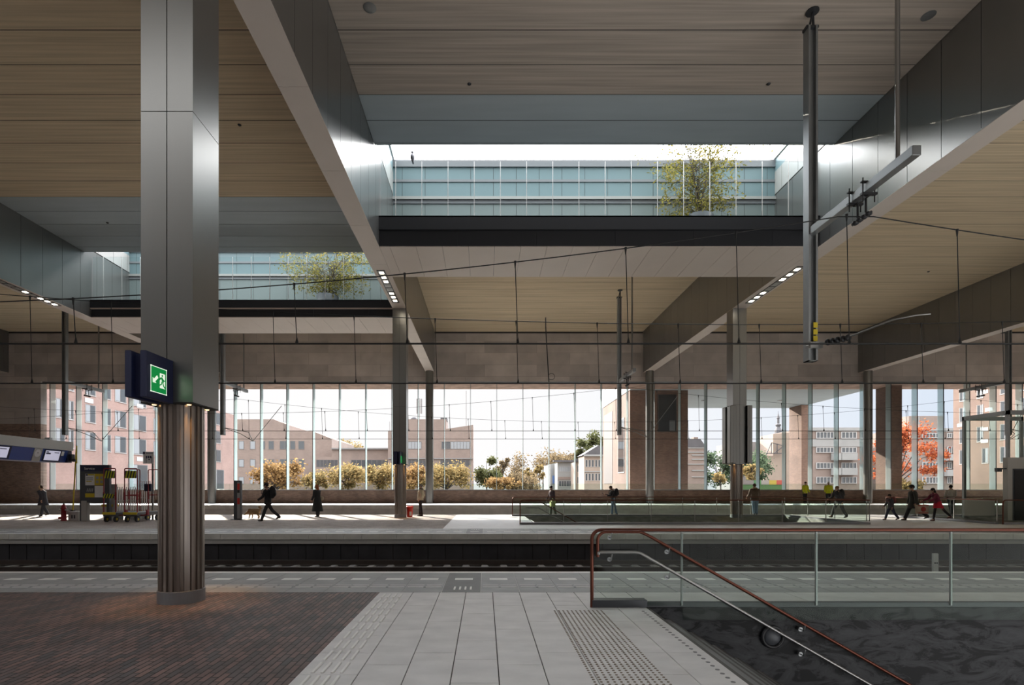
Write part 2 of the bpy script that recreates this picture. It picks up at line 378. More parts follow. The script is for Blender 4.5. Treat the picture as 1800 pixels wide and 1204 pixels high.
def track(yc, label):
    t = thing('railway_track', label, 'railway track', (0, yc, -.95))
    for s in (-.74, .74):
        r = MB(); r.box(-60, 60, yc+s-.035, yc+s+.035, -.80, -.755); r.box(-60, 60, yc+s-.01, yc+s+.01, -.90, -.80); r.box(-60, 60, yc+s-.07, yc+s+.07, -.92, -.89)
        r.build('rail', M['rail'], t)
    sl = None
    for k in range(74):
        x = -22.2+k*.6
        if sl is None:
            q = MB(); q.cbox(x-.12, x+.12, yc-1.25, yc+1.25, -1.0, -.90, .03); sl = q.build('sleeper', M['sleeper'], t)
        else:
            c = sl.copy(); C.objects.link(c); c.parent = t; c.location.x = k*.6
track(16.45, 'railway track beside the dark wall of the far platform')
track(12.0, 'railway track right below the edge of the near platform')
# stair wells ----------------------------------------------------------------
def stairwell(y0, y1, x0, x1, name, m, near=False):
    b = MB()
    ww = x0-.3 if near else x0+.01
    b.box(ww, x1+(.3 if near else .18), y1, y1+.084, -5, -.004 if not near else -.012); b.box(x1, x1+.18, y0, y1-.001, -5, -.004)
    if not near: b.box(ww, x1+.18, y0-.084, y0, -5, -.004)
    struct(b.build('wall_'+name, m))
    b = MB(); x, z = x0, 0.0
    for k in range(26):
        z -= .17; b.box(x, x+.32, y0, y1, z-.4, z, 0); b.box(x, x+.05, y0, y1, z, z+.17-.001 if k else -.013, 1); b.box(x+.10, x+.13, y0, y1, z, z+.003, 2); x += .298
    b.box(x, x1, y0, y1, z-.4, z, 0)
    struct(b.build('floor_stairs_'+name, [M['edged'] if near else M['pave'], M['grout'], M['pave'] if near else M['edged']]))
stairwell(.9, 7.16, GX0, GX1, 'near_stair', M['stone'], True)
stairwell(H0, H1, GX0, GX1-.1, 'far_stair', M['stonel'])
stairwell(H0, H1, 22.0, 36, 'second_stair', M['stonel'])

# ------------------------------------------------------------------ rear glass wall, concrete band, brick parapet
ZS, ZH = 1.29, 10.07                        # sill and head of the glazing
WX0, WX1 = -35.7, 60.0
b = MB(); b.box(-60, WX1, YW, YW+.6, ZH, ZC+2.2, 0); b.box(-60, WX0, YW, YW+.6, 6.64, ZH, 0); struct(b.build('wall_back', M['conc']))
b = MB(); b.box(-60, WX1, YW-.03, YW-.001, ZC-.13, ZC-.001); struct(b.build('trim_shadow_gap', M['joint']))  # dark strip painted in for the shadow gap under the ceiling
b = MB(); b.box(-60, WX0, YW, YW+.6, -1, 6.64); b.box(WX0, WX1, YW, YW+.45, -1, ZS); struct(b.build('wall_back_brick', M['wallbrick']))
bayx = [-38.6, -21.25, -4.37, 13.08, 30.35, 47.6]
n = 0
for i in range(5):
    xa, xb = max(bayx[i], WX0)+.0, bayx[i+1]
    w = MB(); w.box(xa, xb, YW+.16, YW+.30, ZH-.12, ZH); w.box(xa, xb, YW+.16, YW+.34, ZS, ZS+.07)
    wo = struct(w.build('window_%d' % (i+1), M['steeld']))
    g = MB(); g.box(xa, xb, YW+.22, YW+.245, ZS+.07, ZH-.12); g.build('glass_pane', M['glass'], wo)
    k0 = math.ceil((xa+35.15)/2.125); fx = -35.15+k0*2.125
    while fx < xb:
        j = MB(); j.box(fx-.012, fx+.012, YW+.20, YW+.265, ZS+.07, ZH-.12); j.build('joint', M['dark'], wo)
        f = MB(); f.box(fx-.016, fx+.016, YW+.27, YW+.80, ZS+.05, ZH-.06); f.build('glass_fin', M['fin'], wo)
        c = MB(); c.box(fx-.03, fx+.03, YW+.3, YW+.8, ZH-.12, ZH-.05); c.build('fin_bracket', M['steel'], wo)
        fx += 2.125
    s = MB(); s.box(xa, xb, YW+1.5, YW+1.53, ZS-.2, 1.84); s.build('outer_glass_parapet', M['balu'], wo)
# outside overhang of the roof
b = MB(); b.box(-60, 60, YW+.6, 46.6, ZH, ZH+2.5); b.box(12.7, 33.5, 46.6, 57.8, ZH, ZH+2.5, 1)
ov = struct(b.build('ceiling_outer_overhang', [brick('overhang_brick', (.50, .33, .25), (.42, .27, .20), (.45, .36, .3), .24, .075, .008, 'xy', .8), M['ceilblue']]))

# ------------------------------------------------------------------ ceiling planks, skylight openings
def planks(x0, x1, y0, y1, name, blue=None, base='ceil'):
    """planks along x with open joints on the 1.2 m grid; blue: y from where the panels are blue-grey"""
    b = MB(); k = math.floor((y0-14.58)/1.2); e = 0
    while True:
        a, c = 14.58+k*1.2, 14.58+(k+1)*1.2; k += 1
        if a >= y1-.02: break
        a, c = max(a, y0), min(c, y1)
        if c-a < .03: continue
        m = 1 if blue is not None and (a+c)/2 > blue else 0
        b.box(x0, x1, a+.016, c-.016, ZC, ZC+.12, m)
    b.box(x0, x1, y0, y1, ZC+.006, ZC+.5, 2)
    return struct(b.build(name, [M[base], M['ceilblue'], M['joint']]))
SK1, SK2 = (19.5, 23.8), (28.4, 32.35)       # openings in the centre and left bay
planks(-60, -39.01, -16, YW, 'ceiling'); planks(-38.24, -21.98, -16, -11, 'ceiling'); planks(-38.24, -21.98, -4, YW, 'ceiling')  # gap behind the camera is added to let sky light in
planks(-21.24, -4.73, -16, -9.0, 'ceiling'); planks(-16.5, -4.73, -9.0, -4.9, 'ceiling'); planks(-21.24, -4.73, -1.3, SK2[0], 'ceiling', 22.9); planks(-21.24, -4.73, SK2[1], YW, 'ceiling')  # outer gap behind the camera added for light; inner one is inferred
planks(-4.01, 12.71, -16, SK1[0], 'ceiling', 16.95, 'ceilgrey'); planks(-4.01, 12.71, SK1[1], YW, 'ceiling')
planks(13.43, 29.99, -16, -9, 'ceiling'); planks(13.43, 29.99, -4, YW, 'ceiling'); planks(30.71, 60, -16, YW, 'ceiling')  # another unseen roof gap, added to brighten the hall

# ------------------------------------------------------------------ roof beams
def beam(x0, x1, label, ya=-16.0, off=13.70):
    xc = (x0+x1)/2
    t = thing('beam', label, 'roof beam', (xc, ya, ZB), kind='thing', group='grey clad roof beams')
    core = MB(); core.box(x0+.03, x1-.03, ya+.02, YW-.02, ZB+.03, ZC+.29); core.build('core', M['joint'], t)
    for nm, xs, xe in (('side_cladding', x0, x0+.035), ('side_cladding', x1-.035, x1)):
        b = MB(); k = math.floor((ya-off)/1.2)
        while off+k*1.2 < YW:
            a, c = max(ya, off+k*1.2), min(YW-.02, off+k*1.2+1.2); k += 1
            if c-a > .05: b.box(xs, xe, a+.008, c-.008, ZB, ZC+.3)
        b.build(nm, M['clad'], t)
    b = MB(); y = 15.47-3.25*8
    while y < YW:
        a, c = max(ya, y), min(YW-.02, y+3.25); y += 3.25
        if c-a > .05: b.box(x0+.001, x1-.001, a+.006, c-.006, ZB-.012, ZB+.03)
    b.build('soffit_panel', M['soff'], t)
    return t
B1 = (-4.72, -4.02); B2 = (12.72, 13.42); B0 = (-21.97, -21.25); B3 = (30.0, 30.7); Bm = (-39.0, -38.25)
beam(*B1, 'grey clad roof beam in line with the near column with the emergency exit sign')
beam(*B2, 'grey clad roof beam right of the skylight, behind the hanging mast')
beam(*B0, 'grey clad roof beam at the left that passes behind the near column')
beam(*B3, 'grey clad roof beam at the right without downlights, ending at the rear wall')
beam(*Bm, 'short visible end of a grey roof beam at the far left on the rear wall')

# ------------------------------------------------------------------ cross beams under the skylights
def crossbeam(x0, x1, y0, y1, ztop, label, light_web):
    t = thing('cross_beam', label, 'cross beam', ((x0+x1)/2, y0, ZB), kind='thing', group='dark cross beams under the skylights')
    zf = ztop-(ztop-ZB)*.46
    b = MB(); b.box(x0, x1, y0-.12, y0+.3, zf, ztop); b.box(x0, x1, y0-.12, y1, ztop-.05, ztop); b.build('upper_flange', M['dark'], t)
    b = MB(); x = x0
    while x < x1: b.box(x+.005, min(x+3.0, x1)-.005, y0, y0+.05, ZB+.02, zf); x += 3.0
    b.box(x0, x1, y0+.04, y1, ZB+.03, ztop-.06); b.build('web', M['dark'], t)
    b = MB(); x = x0-.6
    while x < x1:
        a, c = max(x0, x), min(x1, x+1.0); x += 1.0
        if c-a > .02: b.box(a+.006, c-.006, y0, y1, ZB-.01, ZB+.03)
    b.build('soffit_panel', M['soff'], t)
    if light_web:
        b = MB(); b.box(x0, x1, y0-.10, y0, zf-.06, zf-.003); b.build('lip', M['soff'], t)
    return t
crossbeam(B1[1], B2[0], 20.4, 23.3, 11.88, 'dark cross beam under the skylight with the larger tree', False)
crossbeam(B0[1], B1[0], 28.9, 31.9, 11.66, 'dark cross beam under the left skylight with the bushy tree', True)

# ------------------------------------------------------------------ skylight courts: pale side walls, banded facade, glass screen
def court(x0, x1, y0, yg, y1, zf, name, idx):
    b = MB()
    for xs, xe in ((x0-.12, x0), (x1, x1+.12)):
        b.box(xs, xe, y0-.4, y1+.3, ZC+.36, 15.4, 0); b.box(xs-.0, xe+.0, y0-.4, y1+.3, 15.4, 15.95, 1); b.box(xs-.06, xe+.06, y0-.4, y1+.4, 15.95, 16.1, 2)
        k = y0
    for xs, xe in ((x0-.12, x0+.0), (x1, x1+.12)):
        y = y0-.2
        while y < y1: b.box(xs-.004, xe+.004, y, y+.008, ZC+.37, 15.4, 3); y += 1.2
    b.box(x0-.1, x1+.1, y0-.4, y0, ZC+.12, 14.9, 4)
    struct(b.build('wall_court', [M['cream'], M['facblue'], M['white'], M['joint'], M['facband']]))
    b = MB(); D = y1
    def band(za, zb, m, dy=0.0): b.box(x0, x1, D+dy, D+.3, za, zb, m)
    band(15.60, 15.9, 1, -.06); band(15.06, 15.60, 0); band(14.95, 15.06, 1, -.03); band(14.29, 14.95, 0)
    band(14.16, 14.29, 3, -.10); band(14.0, 14.16, 1, -.04); band(zf-.1, 14.0, 2)
    x = x0+.4
    while x < x1-.1: b.box(x, x+.012, D-.006, D+.02, zf-.1, 15.6, 4); x += 1.0
    struct(b.build('wall_court_facade', [M['facblue'], M['facband'], M['facgrey'], M['cream'], M['joint']]))
    t = thing('glass_screen', name, 'glass screen', ((x0+x1)/2, yg, zf), kind='thing')
    x = x0+.62; xs = [x0+.05]
    while x < x1-.2: xs.append(x); x += 1.0
    xs.append(x1-.05)
    pane = None
    for a, c in zip(xs, xs[1:]):
        g = MB(); g.box(a+.008, c-.008, yg, yg+.02, zf, 14.02); g.build('glass_pane', M['screen'], t)
        j = MB(); j.box(c-.01, c+.01, yg-.004, yg+.024, zf, 14.02); j.build('joint', M['white'], t)
    return t
court(B1[1], B2[0], SK1[0], 20.42, 23.45, 11.88, 'tall glass screen of upright panes above the dark beam of the larger skylight', 1)
court(B0[1], B1[0], SK2[0], 28.92, 32.0, 11.66, 'glass screen of upright panes in the left skylight, partly behind the near column', 2)
t = thing('bird', 'small grey bird perched on the glass screen under the open sky', 'bird', (px(725, 20.43), 20.43, 14.02))
b = MB(); x, y, z = t.location
b.ball((x, y, z+.17), (.085, .14, .12), 12); b.ball((x, y-.05, z+.32), (.05, .06, .05), 10)
b.tube([(x, y-.1, z+.32), (x, y-.13, z+.315)], [.012, .003], 6); b.tube([(x, y+.1, z+.14), (x, y+.24, z+.06)], [.05, .03], 8)
for s in (-.03, .03): b.tube([(x+s, y, z+.08), (x+s, y-.01, z+.0)], .009, 6)
b.build('body', mat('grey_plumage', (.22, .22, .24), .8), t)

b = MB(); b.box(-60, 60, 40.0, YW, ZC+2.2, 24.1); struct(b.build('wall_unseen_sun_block', M['facband']))  # unseen block added to keep direct sun out of the skylight
b = MB(); b.box(-60, 60, 2.0, 12, ZC+.6, 24.1); struct(b.build('wall_unseen_sun_block', M['facband']))  # second unseen block, added to shade the roof gaps behind the camera
b = MB(); b.box(-60, 60, -16.5, -16.02, -.9, ZC+.5); struct(b.build('wall_front', M['conc']))  # unseen end wall, added to darken what the near column reflects
b = MB(); b.box(-45, -44.6, -16, YW, -.9, ZC+.5); struct(b.build('wall_left', M['conc']))  # unseen side wall, added to shut out light from the open end
b = MB(); b.box(46, 46.4, -16, YW, -.9, ZC+.5); struct(b.build('wall_right', M['conc']))  # likewise unseen and added, darkens the right end of the rear wall
# ------------------------------------------------------------------ columns
def fluted(b, xc, yc, r, z0, z1, n=20, m=0):
    prof = []
    for k in range(n):
        for t, rr in ((0.0, r), (.42, r), (.5, r*.90), (.92, r*.90)):
            a = 2*math.pi*(k+t)/n; prof.append((xc+rr*math.cos(a), yc+rr*math.sin(a)))
    b.prism(prof, z0, z1, m, 'z')
def column(xc, yc, label, zc=2.74, w=.70, extra=None, r=.29, joints=(6.66,)):
    t = thing('column', label, 'column', (xc, yc, 0), kind='thing', group='tall clad columns')
    b = MB(); b.lathe([(r+.012, 0), (r+.012, .165), (r, .17)], (xc, yc, 0), 40, 0, False); b.build('base_ring', M['ring'], t)
    b = MB(); fluted(b, xc, yc, r, .165, zc+.05); b.build('fluted_shaft', M['fluted'], t)
    h = w/2; zs = [zc]+list(joints)+[ZB-.015]
    b = MB(); b.box(xc-h+.02, xc+h-.02, yc-h+.02, yc+h-.02, zc+.03, ZB-.02, 1)
    for za, ze in zip(zs, zs[1:]):
        for s in (0, 1):
            xa, xb = xc-h+s*h, xc-h+(s+1)*h
            for ys, ye in ((yc-h, yc-h+.03), (yc+h-.03, yc+h)): b.box(xa+(.0 if s == 0 else .006), xb-(.006 if s == 0 else 0), ys, ye, za+.005, ze-.005, 0)
        for xs, xe in ((xc-h, xc-h+.03), (xc+h-.03, xc+h)): b.box(xs, xe, yc-h+.031, yc+h-.031, za+.005, ze-.005, 0)
    b.box(xc-h, xc+h, yc-h, yc+h, zc-.012, zc+.004, 1)
    b.build('cladding', [M['clad'], M['joint']], t)
    for a in (math.pi/4, 3*math.pi/4, -math.pi/4, -3*math.pi/4):
        x, y = xc+.33*math.cos(a)*1.2*.85, yc+.33*math.sin(a)*1.2*.85
        b = MB(); b.lathe([(.022, zc-.022), (.03, zc-.012)], (x, y, 0), 12, 0); b.build('downlight', mat_warm, t)
        l = bpy.data.lights.new('downlight_glow', 'SPOT'); l.energy = 34; l.color = (1, .50, .16); l.spot_size = R(48); l.spot_blend = .9; l.shadow_soft_size = .04
        lo = bpy.data.objects.new('downlight_glow', l); C.objects.link(lo); lo.location = Vector((x, y, zc-.06))-wloc(t); lo.parent = t
    return t
mat_warm = mat('warm_lamp', (1, .7, .4), .4, emit=((1, .6, .25), 1.6))
column(-4.28, 7.55, 'nearest tall metal-clad column with fluted shaft, standing on the brick paving')
column(-4.37, 27.75, 'metal-clad column on the far platform beside the red bucket', r=.30, joints=(5.7, 9.9))
t3 = column(13.07, 27.75, 'metal-clad column with ribbed grey boxes around it, rising from the glass-fenced stairs', r=.30, joints=(5.8, 9.9))
for s in (-1, 1):
    for q in (0, 1):
        b = MB(); x0 = 13.07+s*.30 if s > 0 else 13.07-.30-.22; y0 = 27.75-.52+q*.55
        b.cbox(x0, x0+.22+.05, y0, y0+.5, 2.78, 5.75, .02); b.cbox(x0-.06*(s < 0), x0+.12, y0-.02, y0+.3, 2.80, 5.72, .02)
        b.build('ribbed_box', M['clad'], t3)
def pilaster(x, label):
    t = thing('rear_column', label, 'column', (x, 42.35, .28), kind='thing', group='round columns along the rear glass wall')
    b = MB(); b.lathe([(.27, .28), (.27, .45)], (x, 42.35, 0), 20, 0, False); b.build('base_plate', M['steeld'], t)
    b = MB(); b.lathe([(.31, .45), (.31, ZB-.01)], (x, 42.35, 0), 24); b.box(x-.02, x+.02, 42.03, 42.06, .45, ZB-.02); b.build('shaft', M['clad'], t)
pilaster(-4.37, 'round grey column at the glass wall, right of the man in the beige jacket')
pilaster(13.07, 'round grey column at the glass wall, before the big brick pier')
pilaster(30.35, 'round grey column at the glass wall near the right roof beam')
pilaster(-21.6, 'round grey column at the glass wall, just right of the near column')
# ------------------------------------------------------------------ downlights in the beam soffits
def strip(xc, ya, yb, label, off):
    t = thing('downlight_strip', label, 'lamp', (xc, (ya+yb)/2, ZB-.03), group='downlight strips under the beams')
    n = 8; d = (yb-ya)/n
    b = MB()
    for q in range(n+1): b.box(xc-.17, xc+.17, ya+q*d-.03, ya+q*d+.03, ZB-.03, ZB-.012)
    for s in (-.17, .14): b.box(xc+s, xc+s+.03, ya-.03, yb+.03, ZB-.03, ZB-.012)
    b.build('frame', M['black'], t)
    for q in range(n):
        lit = q not in off
        b = MB(); b.box(xc-.14, xc+.14, ya+q*d+.03, ya+(q+1)*d-.03, ZB-.022, ZB-.0125); b.build('reflector', M['lampoff'], t)
        b = MB(); b.cbox(xc-.085, xc+.085, ya+q*d+d*.3, ya+(q+1)*d-d*.3, ZB-.034, ZB-.02, .004); b.build('lamp', M['lamp'] if lit else M['lampoff'], t)
strip(-4.40, 22.6, 26.5, 'strip of eight downlights under the beam just left of the cross beam end', (3, 4))
strip(13.13, 22.2, 26.6, 'strip of eight downlights under the right beam, near the ribbed column', (3, 4))
strip(-21.55, 23.6, 27.0, 'short row of downlights under the beam at the far left', (0, 1, 2, 4))
# ------------------------------------------------------------------ emergency exit sign on the near column
t = thing('exit_sign', 'navy box sign with green running-man exit pictogram on the near column', 'sign', (-4.32, 7.2, 2.72))
b = MB(); b.cbox(-4.27, -4.19, 6.62, 7.2, 2.72, 3.30, .008); b.cbox(-4.46, -4.38, 6.62, 7.2, 2.72, 3.30, .008)
b.box(-4.38, -4.27, 6.70, 7.2, 2.75, 3.27); b.build('housing', M['navy'], t)
b = MB(); b.box(-4.19, -4.186, 6.71, 7.03, 2.815, 3.13, 0); b.box(-4.186, -4.1845, 6.70, 7.04, 2.805, 2.815, 1); b.box(-4.186, -4.1845, 6.70, 7.04, 3.13, 3.14, 1)
b.box(-4.186, -4.1845, 6.70, 6.71, 2.805, 3.14, 1); b.box(-4.186, -4.1845, 7.03, 7.04, 2.805, 3.14, 1)
pl = b.build('sign_plate', [M['green'], M['signw']], t)
def xp(poly, m, y0=6.71, z0=2.815, s=.32, xx=-4.1855, th=.003):
    b = MB(); b.prism([(y0+u*s, z0+v*s) for u, v in poly], xx, xx+th, 0, 'x'); return b.build('pictogram', m, pl)
xp([(.56, .2), (.9, .2), (.9, .8), (.56, .8)], M['signw'])
xp([(.1, .35), (.1, .55), (.17, .49), (.37, .67), (.45, .58), (.25, .41), (.32, .35)], M['signw'])
for poly in ([(.66, .66), (.72, .62), (.80, .46), (.74, .42), (.62, .58)], [(.76, .46), (.80, .34), (.90, .26), (.87, .21), (.76, .30), (.71, .43)],
             [(.70, .45), (.66, .34), (.50, .27), (.49, .31), (.61, .37), (.66, .48)], [(.63, .60), (.54, .50), (.48, .50), (.48, .54), (.60, .64)],
             [(.72, .63), (.82, .54), (.90, .56), (.90, .52), (.80, .49), (.70, .58)], [(.67, .68), (.71, .66), (.74, .69), (.74, .74), (.70, .76), (.66, .73)]):
    xp(poly, M['green'], xx=-4.182)
t = thing('exit_sign', 'small navy box sign with green exit face on the middle column by the red bucket', 'sign', (-4.4, 27.3, 2.7))
b = MB(); b.cbox(-4.55, -4.36, 26.7, 27.4, 2.72, 3.36, .01); b.box(-4.30, -4.22, 26.7, 27.4, 2.72, 3.36); b.build('housing', M['navy'], t)
b = MB(); b.box(-4.22, -4.214, 26.8, 27.3, 2.80, 3.16); b.build('sign_plate', M['green'], t)
# ------------------------------------------------------------------ catenary: masts hung from the roof, wires
def mast(X, Y, sgn, label, near):
    """hollow mast from ceiling down to z 4.9, cantilever towards -y (sgn -1) or +y, pipe hanger at its end"""
    t = thing('catenary_mast', label, 'catenary mast', (X, Y, ZC), group='catenary masts hung from the roof')
    b = MB(); b.box(X-.12, X-.07, Y-.12, Y+.12, 4.87, ZC-.45); b.box(X+.07, X+.12, Y-.12, Y+.12, 4.87, ZC-.45); b.box(X-.07, X+.07, Y-.02, Y+.02, 4.87, ZC-.45)
    b.box(X-.12, X+.12, Y-.12, Y+.12, 4.87, 4.89); b.build('post', M['steeld'], t)
    b = MB(); b.lathe([(.16, ZC-.03), (.16, ZC)], (X+.05, Y, 0), 14); b.tube([(X-.05, Y, ZC-.5), (X+.06, Y, ZC-.02)], .03, 8); b.tube([(X+.08, Y, ZC-.5), (X+.06, Y, ZC-.02)], .03, 8)
    b.box(X-.16, X+.16, Y-.1, Y+.1, ZC-.5, ZC-.44); b.build('ceiling_bracket', M['dark'], t)
    ye = Y+sgn*3.45; zb = 8.25
    b = MB(); b.cbox(X-.09, X+.09, min(Y, ye), max(Y, ye), zb-.10, zb+.10, .01); b.build('cantilever', M['steeld'], t)
    b = MB(); b.tube([(X, ye-sgn*.5, zb+.1), (X, ye-sgn*.5, ZC)], .045, 12); b.build('hanger_pipe', M['steel'], t)
    yt = Y+sgn*1.9
    b = MB()
    for s in (-.22, .22):
        for dx in (-.13, .13): b.tube([(X+dx, yt+s, zb-.32), (X+dx, yt+s, zb+.22)], .014, 6)
        b.box(X-.17, X+.17, yt+s-.03, yt+s+.03, zb+.11, zb+.14); b.box(X-.17, X+.17, yt+s-.04, yt+s+.04, zb-.17, zb-.12)
        b.tube([(X, yt+s*.6, zb-.14), (X, yt+s*.6, zb-.5)], .025, 8)
    b.box(X-.03, X+.03, yt-.25, yt+.25, zb-.19, zb-.165); b.build('clamp', M['black'], t)
    b = MB()
    for q in range(4): b.lathe([(.03, -.05), (.075, -.02), (.075, .02), (.03, .05)], (X, yt-.21+q*.14, zb-.58), 12)
    b.tube([(X, yt-.3, zb-.58), (X, yt+.3, zb-.58)], .03, 8)
    b.build('insulator', M['black'], t)
    if near:
        zz = 5.25
        b = MB(); b.tube([(X-.25, Y-.2, zz), (X-.05, Y-.2, zz+.02), (X+.2, Y-.35, zz+.03)], .025, 8); b.box(X-.16, X+.16, Y-.26, Y-.14, zz-.08, zz+.08)
        b.tube([(X+.2, Y-.35, zz+.03), (X+.5, Y-.9, zz+.06), (X+1.0, Y-1.5, zz+.25), (X+1.35, Y-1.75, zz+.28), (X+1.6, Y-1.85, zz+.28)], .022, 8); b.build('steady_arm', M['steel'], t)
        b = MB()
        for q in range(5):
            p = (X+.2+q*.06, Y-.40-q*.1, zz+.03)
            b.ball(p, (.085, .05, .085), 10)
        b.build('arm_insulator', M['black'], t)
        for q, zz in enumerate((5.45, 5.62, 5.80)):
            b = MB(); b.box(X+.0, X+.11, Y-.124, Y-.12, zz-.07, zz+.07); b.build('warning_plate', M['yellow'], t)
    else:
        b = MB(); zz = 5.1
        for q in (0, 1): b.tube([(X, Y+sgn*.1, zz+.25-q*.0), (X+.9+q*.5, Y+sgn*.5, zz-.1+q*.1), (X+1.3, Y+sgn*1.4, zz-.5)], .022, 6)
        b.tube([(X+1.3, Y+sgn*1.4, zz-.5), (X+3.0, Y+sgn*1.9, zz+1.9)], .02, 6); b.build('steady_arm', M['steeld'], t)
    return t
mast(8.53, 14.0, -1, 'near steel catenary mast hung from the ceiling before the right skylight end', True)
mast(8.53, 33.9, -1, 'farther slim catenary mast hanging before the glass wall at the brick pier', False)
mast(-16.6, 33.9, 1, 'catenary mast hanging just right of the near column', False)
mast(33.2, 33.9, 1, 'catenary mast hanging at the right edge above the lift', False)
mast(-26.6, 33.9, 1, 'catenary mast hanging above the blue information beam', False)
def catenary(yc, zc, zm0, sag, xs, span, label, x0=-40, x1=40, rc=.021, drop=2.5, ph=0.0):
    """messenger wire hung between supports xs, contact wire below, droppers"""
    t = thing('overhead_line', label, 'overhead wire', (0, yc, zc), group='overhead wires above the tracks')
    def zmess(x):
        k = (x-xs)/span; f = k-math.floor(k); return zm0-sag*4*f*(1-f)
    b = MB(); b.tube([(x0, yc, zc), (x1, yc, zc)], rc, 6); b.build('contact_wire', M['wire'], t)
    n = int((x1-x0)/.8); b = MB(); b.tube([(x0+i*.8, yc, zmess(x0+i*.8)) for i in range(n+1)], rc*.62, 5); b.build('messenger_wire', M['wire'], t)
    x = math.ceil((x0-ph)/drop)*drop+ph
    while x < x1:
        b = MB(); b.tube([(x-.03, yc, zmess(x)), (x+.03, yc, zc)], .010 if yc < 20 else .011, 5)
        b.tube([(x-.03, yc, zmess(x)-.14), (x-.03, yc, zmess(x)+.02)], [.012, .03], 6); b.tube([(x+.03, yc, zc+.14), (x+.03, yc, zc-.01)], [.01, .045], 6)
        b.build('dropper', M['wire'], t); x += drop
catenary(12.1, 4.84, 7.78, 2.1, 8.4, 50, 'nearest overhead line, sagging across the whole view over the near track', ph=.72)
catenary(16.5, 4.79, 7.75, 1.15, -17.5, 52.5, 'second overhead line, over the track along the far platform', ph=1.0)
catenary(32.2, 4.95, 7.6, 1.6, 8.5, 50, 'faint overhead line crossing the glass wall, over the first track behind the far platform', rc=.014, ph=.4)
catenary(36.5, 4.85, 7.6, 1.6, -17, 50, 'faintest overhead line crossing the glass wall, over the track by the rear platform', rc=.014, ph=1.4)
t = thing('tension_wire', 'thin black hanging wire ending in a loop, left of the rear mast', 'cable', (px(962, 16.6), 16.6, 4.79))
x = px(962, 16.6); b = MB()
b.tube([(x-.05, 16.5, 6.68), (x-.05, 16.6, 6.85), (x-.05, 16.6, 6.6), (x+.05, 16.6, 4.85)], .016, 6)
b.tube([(x+.13+.1*math.cos(a), 16.6, 5.02+.1*math.sin(a)) for a in (2*math.pi*i/18 for i in range(19))], .008, 5, cap=False); b.build('wire', M['wire'], t)
# ------------------------------------------------------------------ ceiling fittings
for i, (x, y, r, nm, lb) in enumerate(((825, 147, .05, 'ceiling_nozzle', 'small dark nozzle in the ceiling above the larger skylight, left one'), (1351, 147, .05, 'ceiling_nozzle', 'small dark nozzle in the ceiling above the larger skylight, right one'),
        (421, 219, .05, 'ceiling_nozzle', 'small dark nozzle in the ceiling right of the near column'), (189, 391, .05, 'ceiling_nozzle', 'small dark nozzle in the blue ceiling strip left of the near column'), (1632, 477, .06, 'ceiling_nozzle', 'pale nozzle in the ceiling of the right bay'),
        (650, 13, .17, 'ceiling_cover', 'round cover plate in the top ceiling plank beside the left beam'), (1632, 27, .17, 'ceiling_cover', 'round cover plate in the top ceiling plank beside the right beam'))):
    Y = 12.44*FPX/(CY-y); X = px(x, Y)
    b = MB(); b.lathe([(r, ZC-.012), (r*.9, ZC-.02), (r*.3, ZC-.022)] if r > .1 else [(r*1.25, ZC-.01), (r, ZC-.03), (r*.5, ZC-.05)], (X, Y, 0), 18)
    o = b.build(nm, M['steeld'] if r > .1 else M['black']); tag(o, lb, 'ceiling fitting')
# ------------------------------------------------------------------ patio trees
def leafmat(n, c, rough=.6, var=.35):
    m, nt, bs = newmat(n); N = nt.nodes.new; L = nt.links.new
    g = N('ShaderNodeNewGeometry'); mr = N('ShaderNodeMix'); mr.data_type = 'RGBA'
    mr.inputs[6].default_value = (*[q*(1-var) for q in c[0]], 1); mr.inputs[7].default_value = (*[min(1, q*(1+var)) for q in c[1]], 1)
    L(g.outputs['Random Per Island'], mr.inputs[0]); 
    d = N('ShaderNodeBsdfDiffuse'); tr = N('ShaderNodeBsdfTranslucent'); mx = N('ShaderNodeMixShader'); mx.inputs[0].default_value = .45
    L(mr.outputs[2], d.inputs[0]); L(mr.outputs[2], tr.inputs[0]); L(d.outputs[0], mx.inputs[1]); L(tr.outputs[0], mx.inputs[2])
    L(mx.outputs[0], nt.nodes['Material Output'].inputs['Surface']); return m
def leaf(b, p, L_, W_, rnd, droop=.0):
    d = Vector((rnd.gauss(0, 1), rnd.gauss(0, 1), rnd.gauss(-droop, .7))).normalized(); s = d.orthogonal().normalized()
    s = (Quaternion(d, rnd.random()*6.28) @ s); nrm = d.cross(s)
    b.add([p, p+d*L_*.5+s*W_+nrm*W_*.25, p+d*L_, p+d*L_*.5-s*W_+nrm*W_*.25], [(0, 1, 2), (0, 2, 3)])
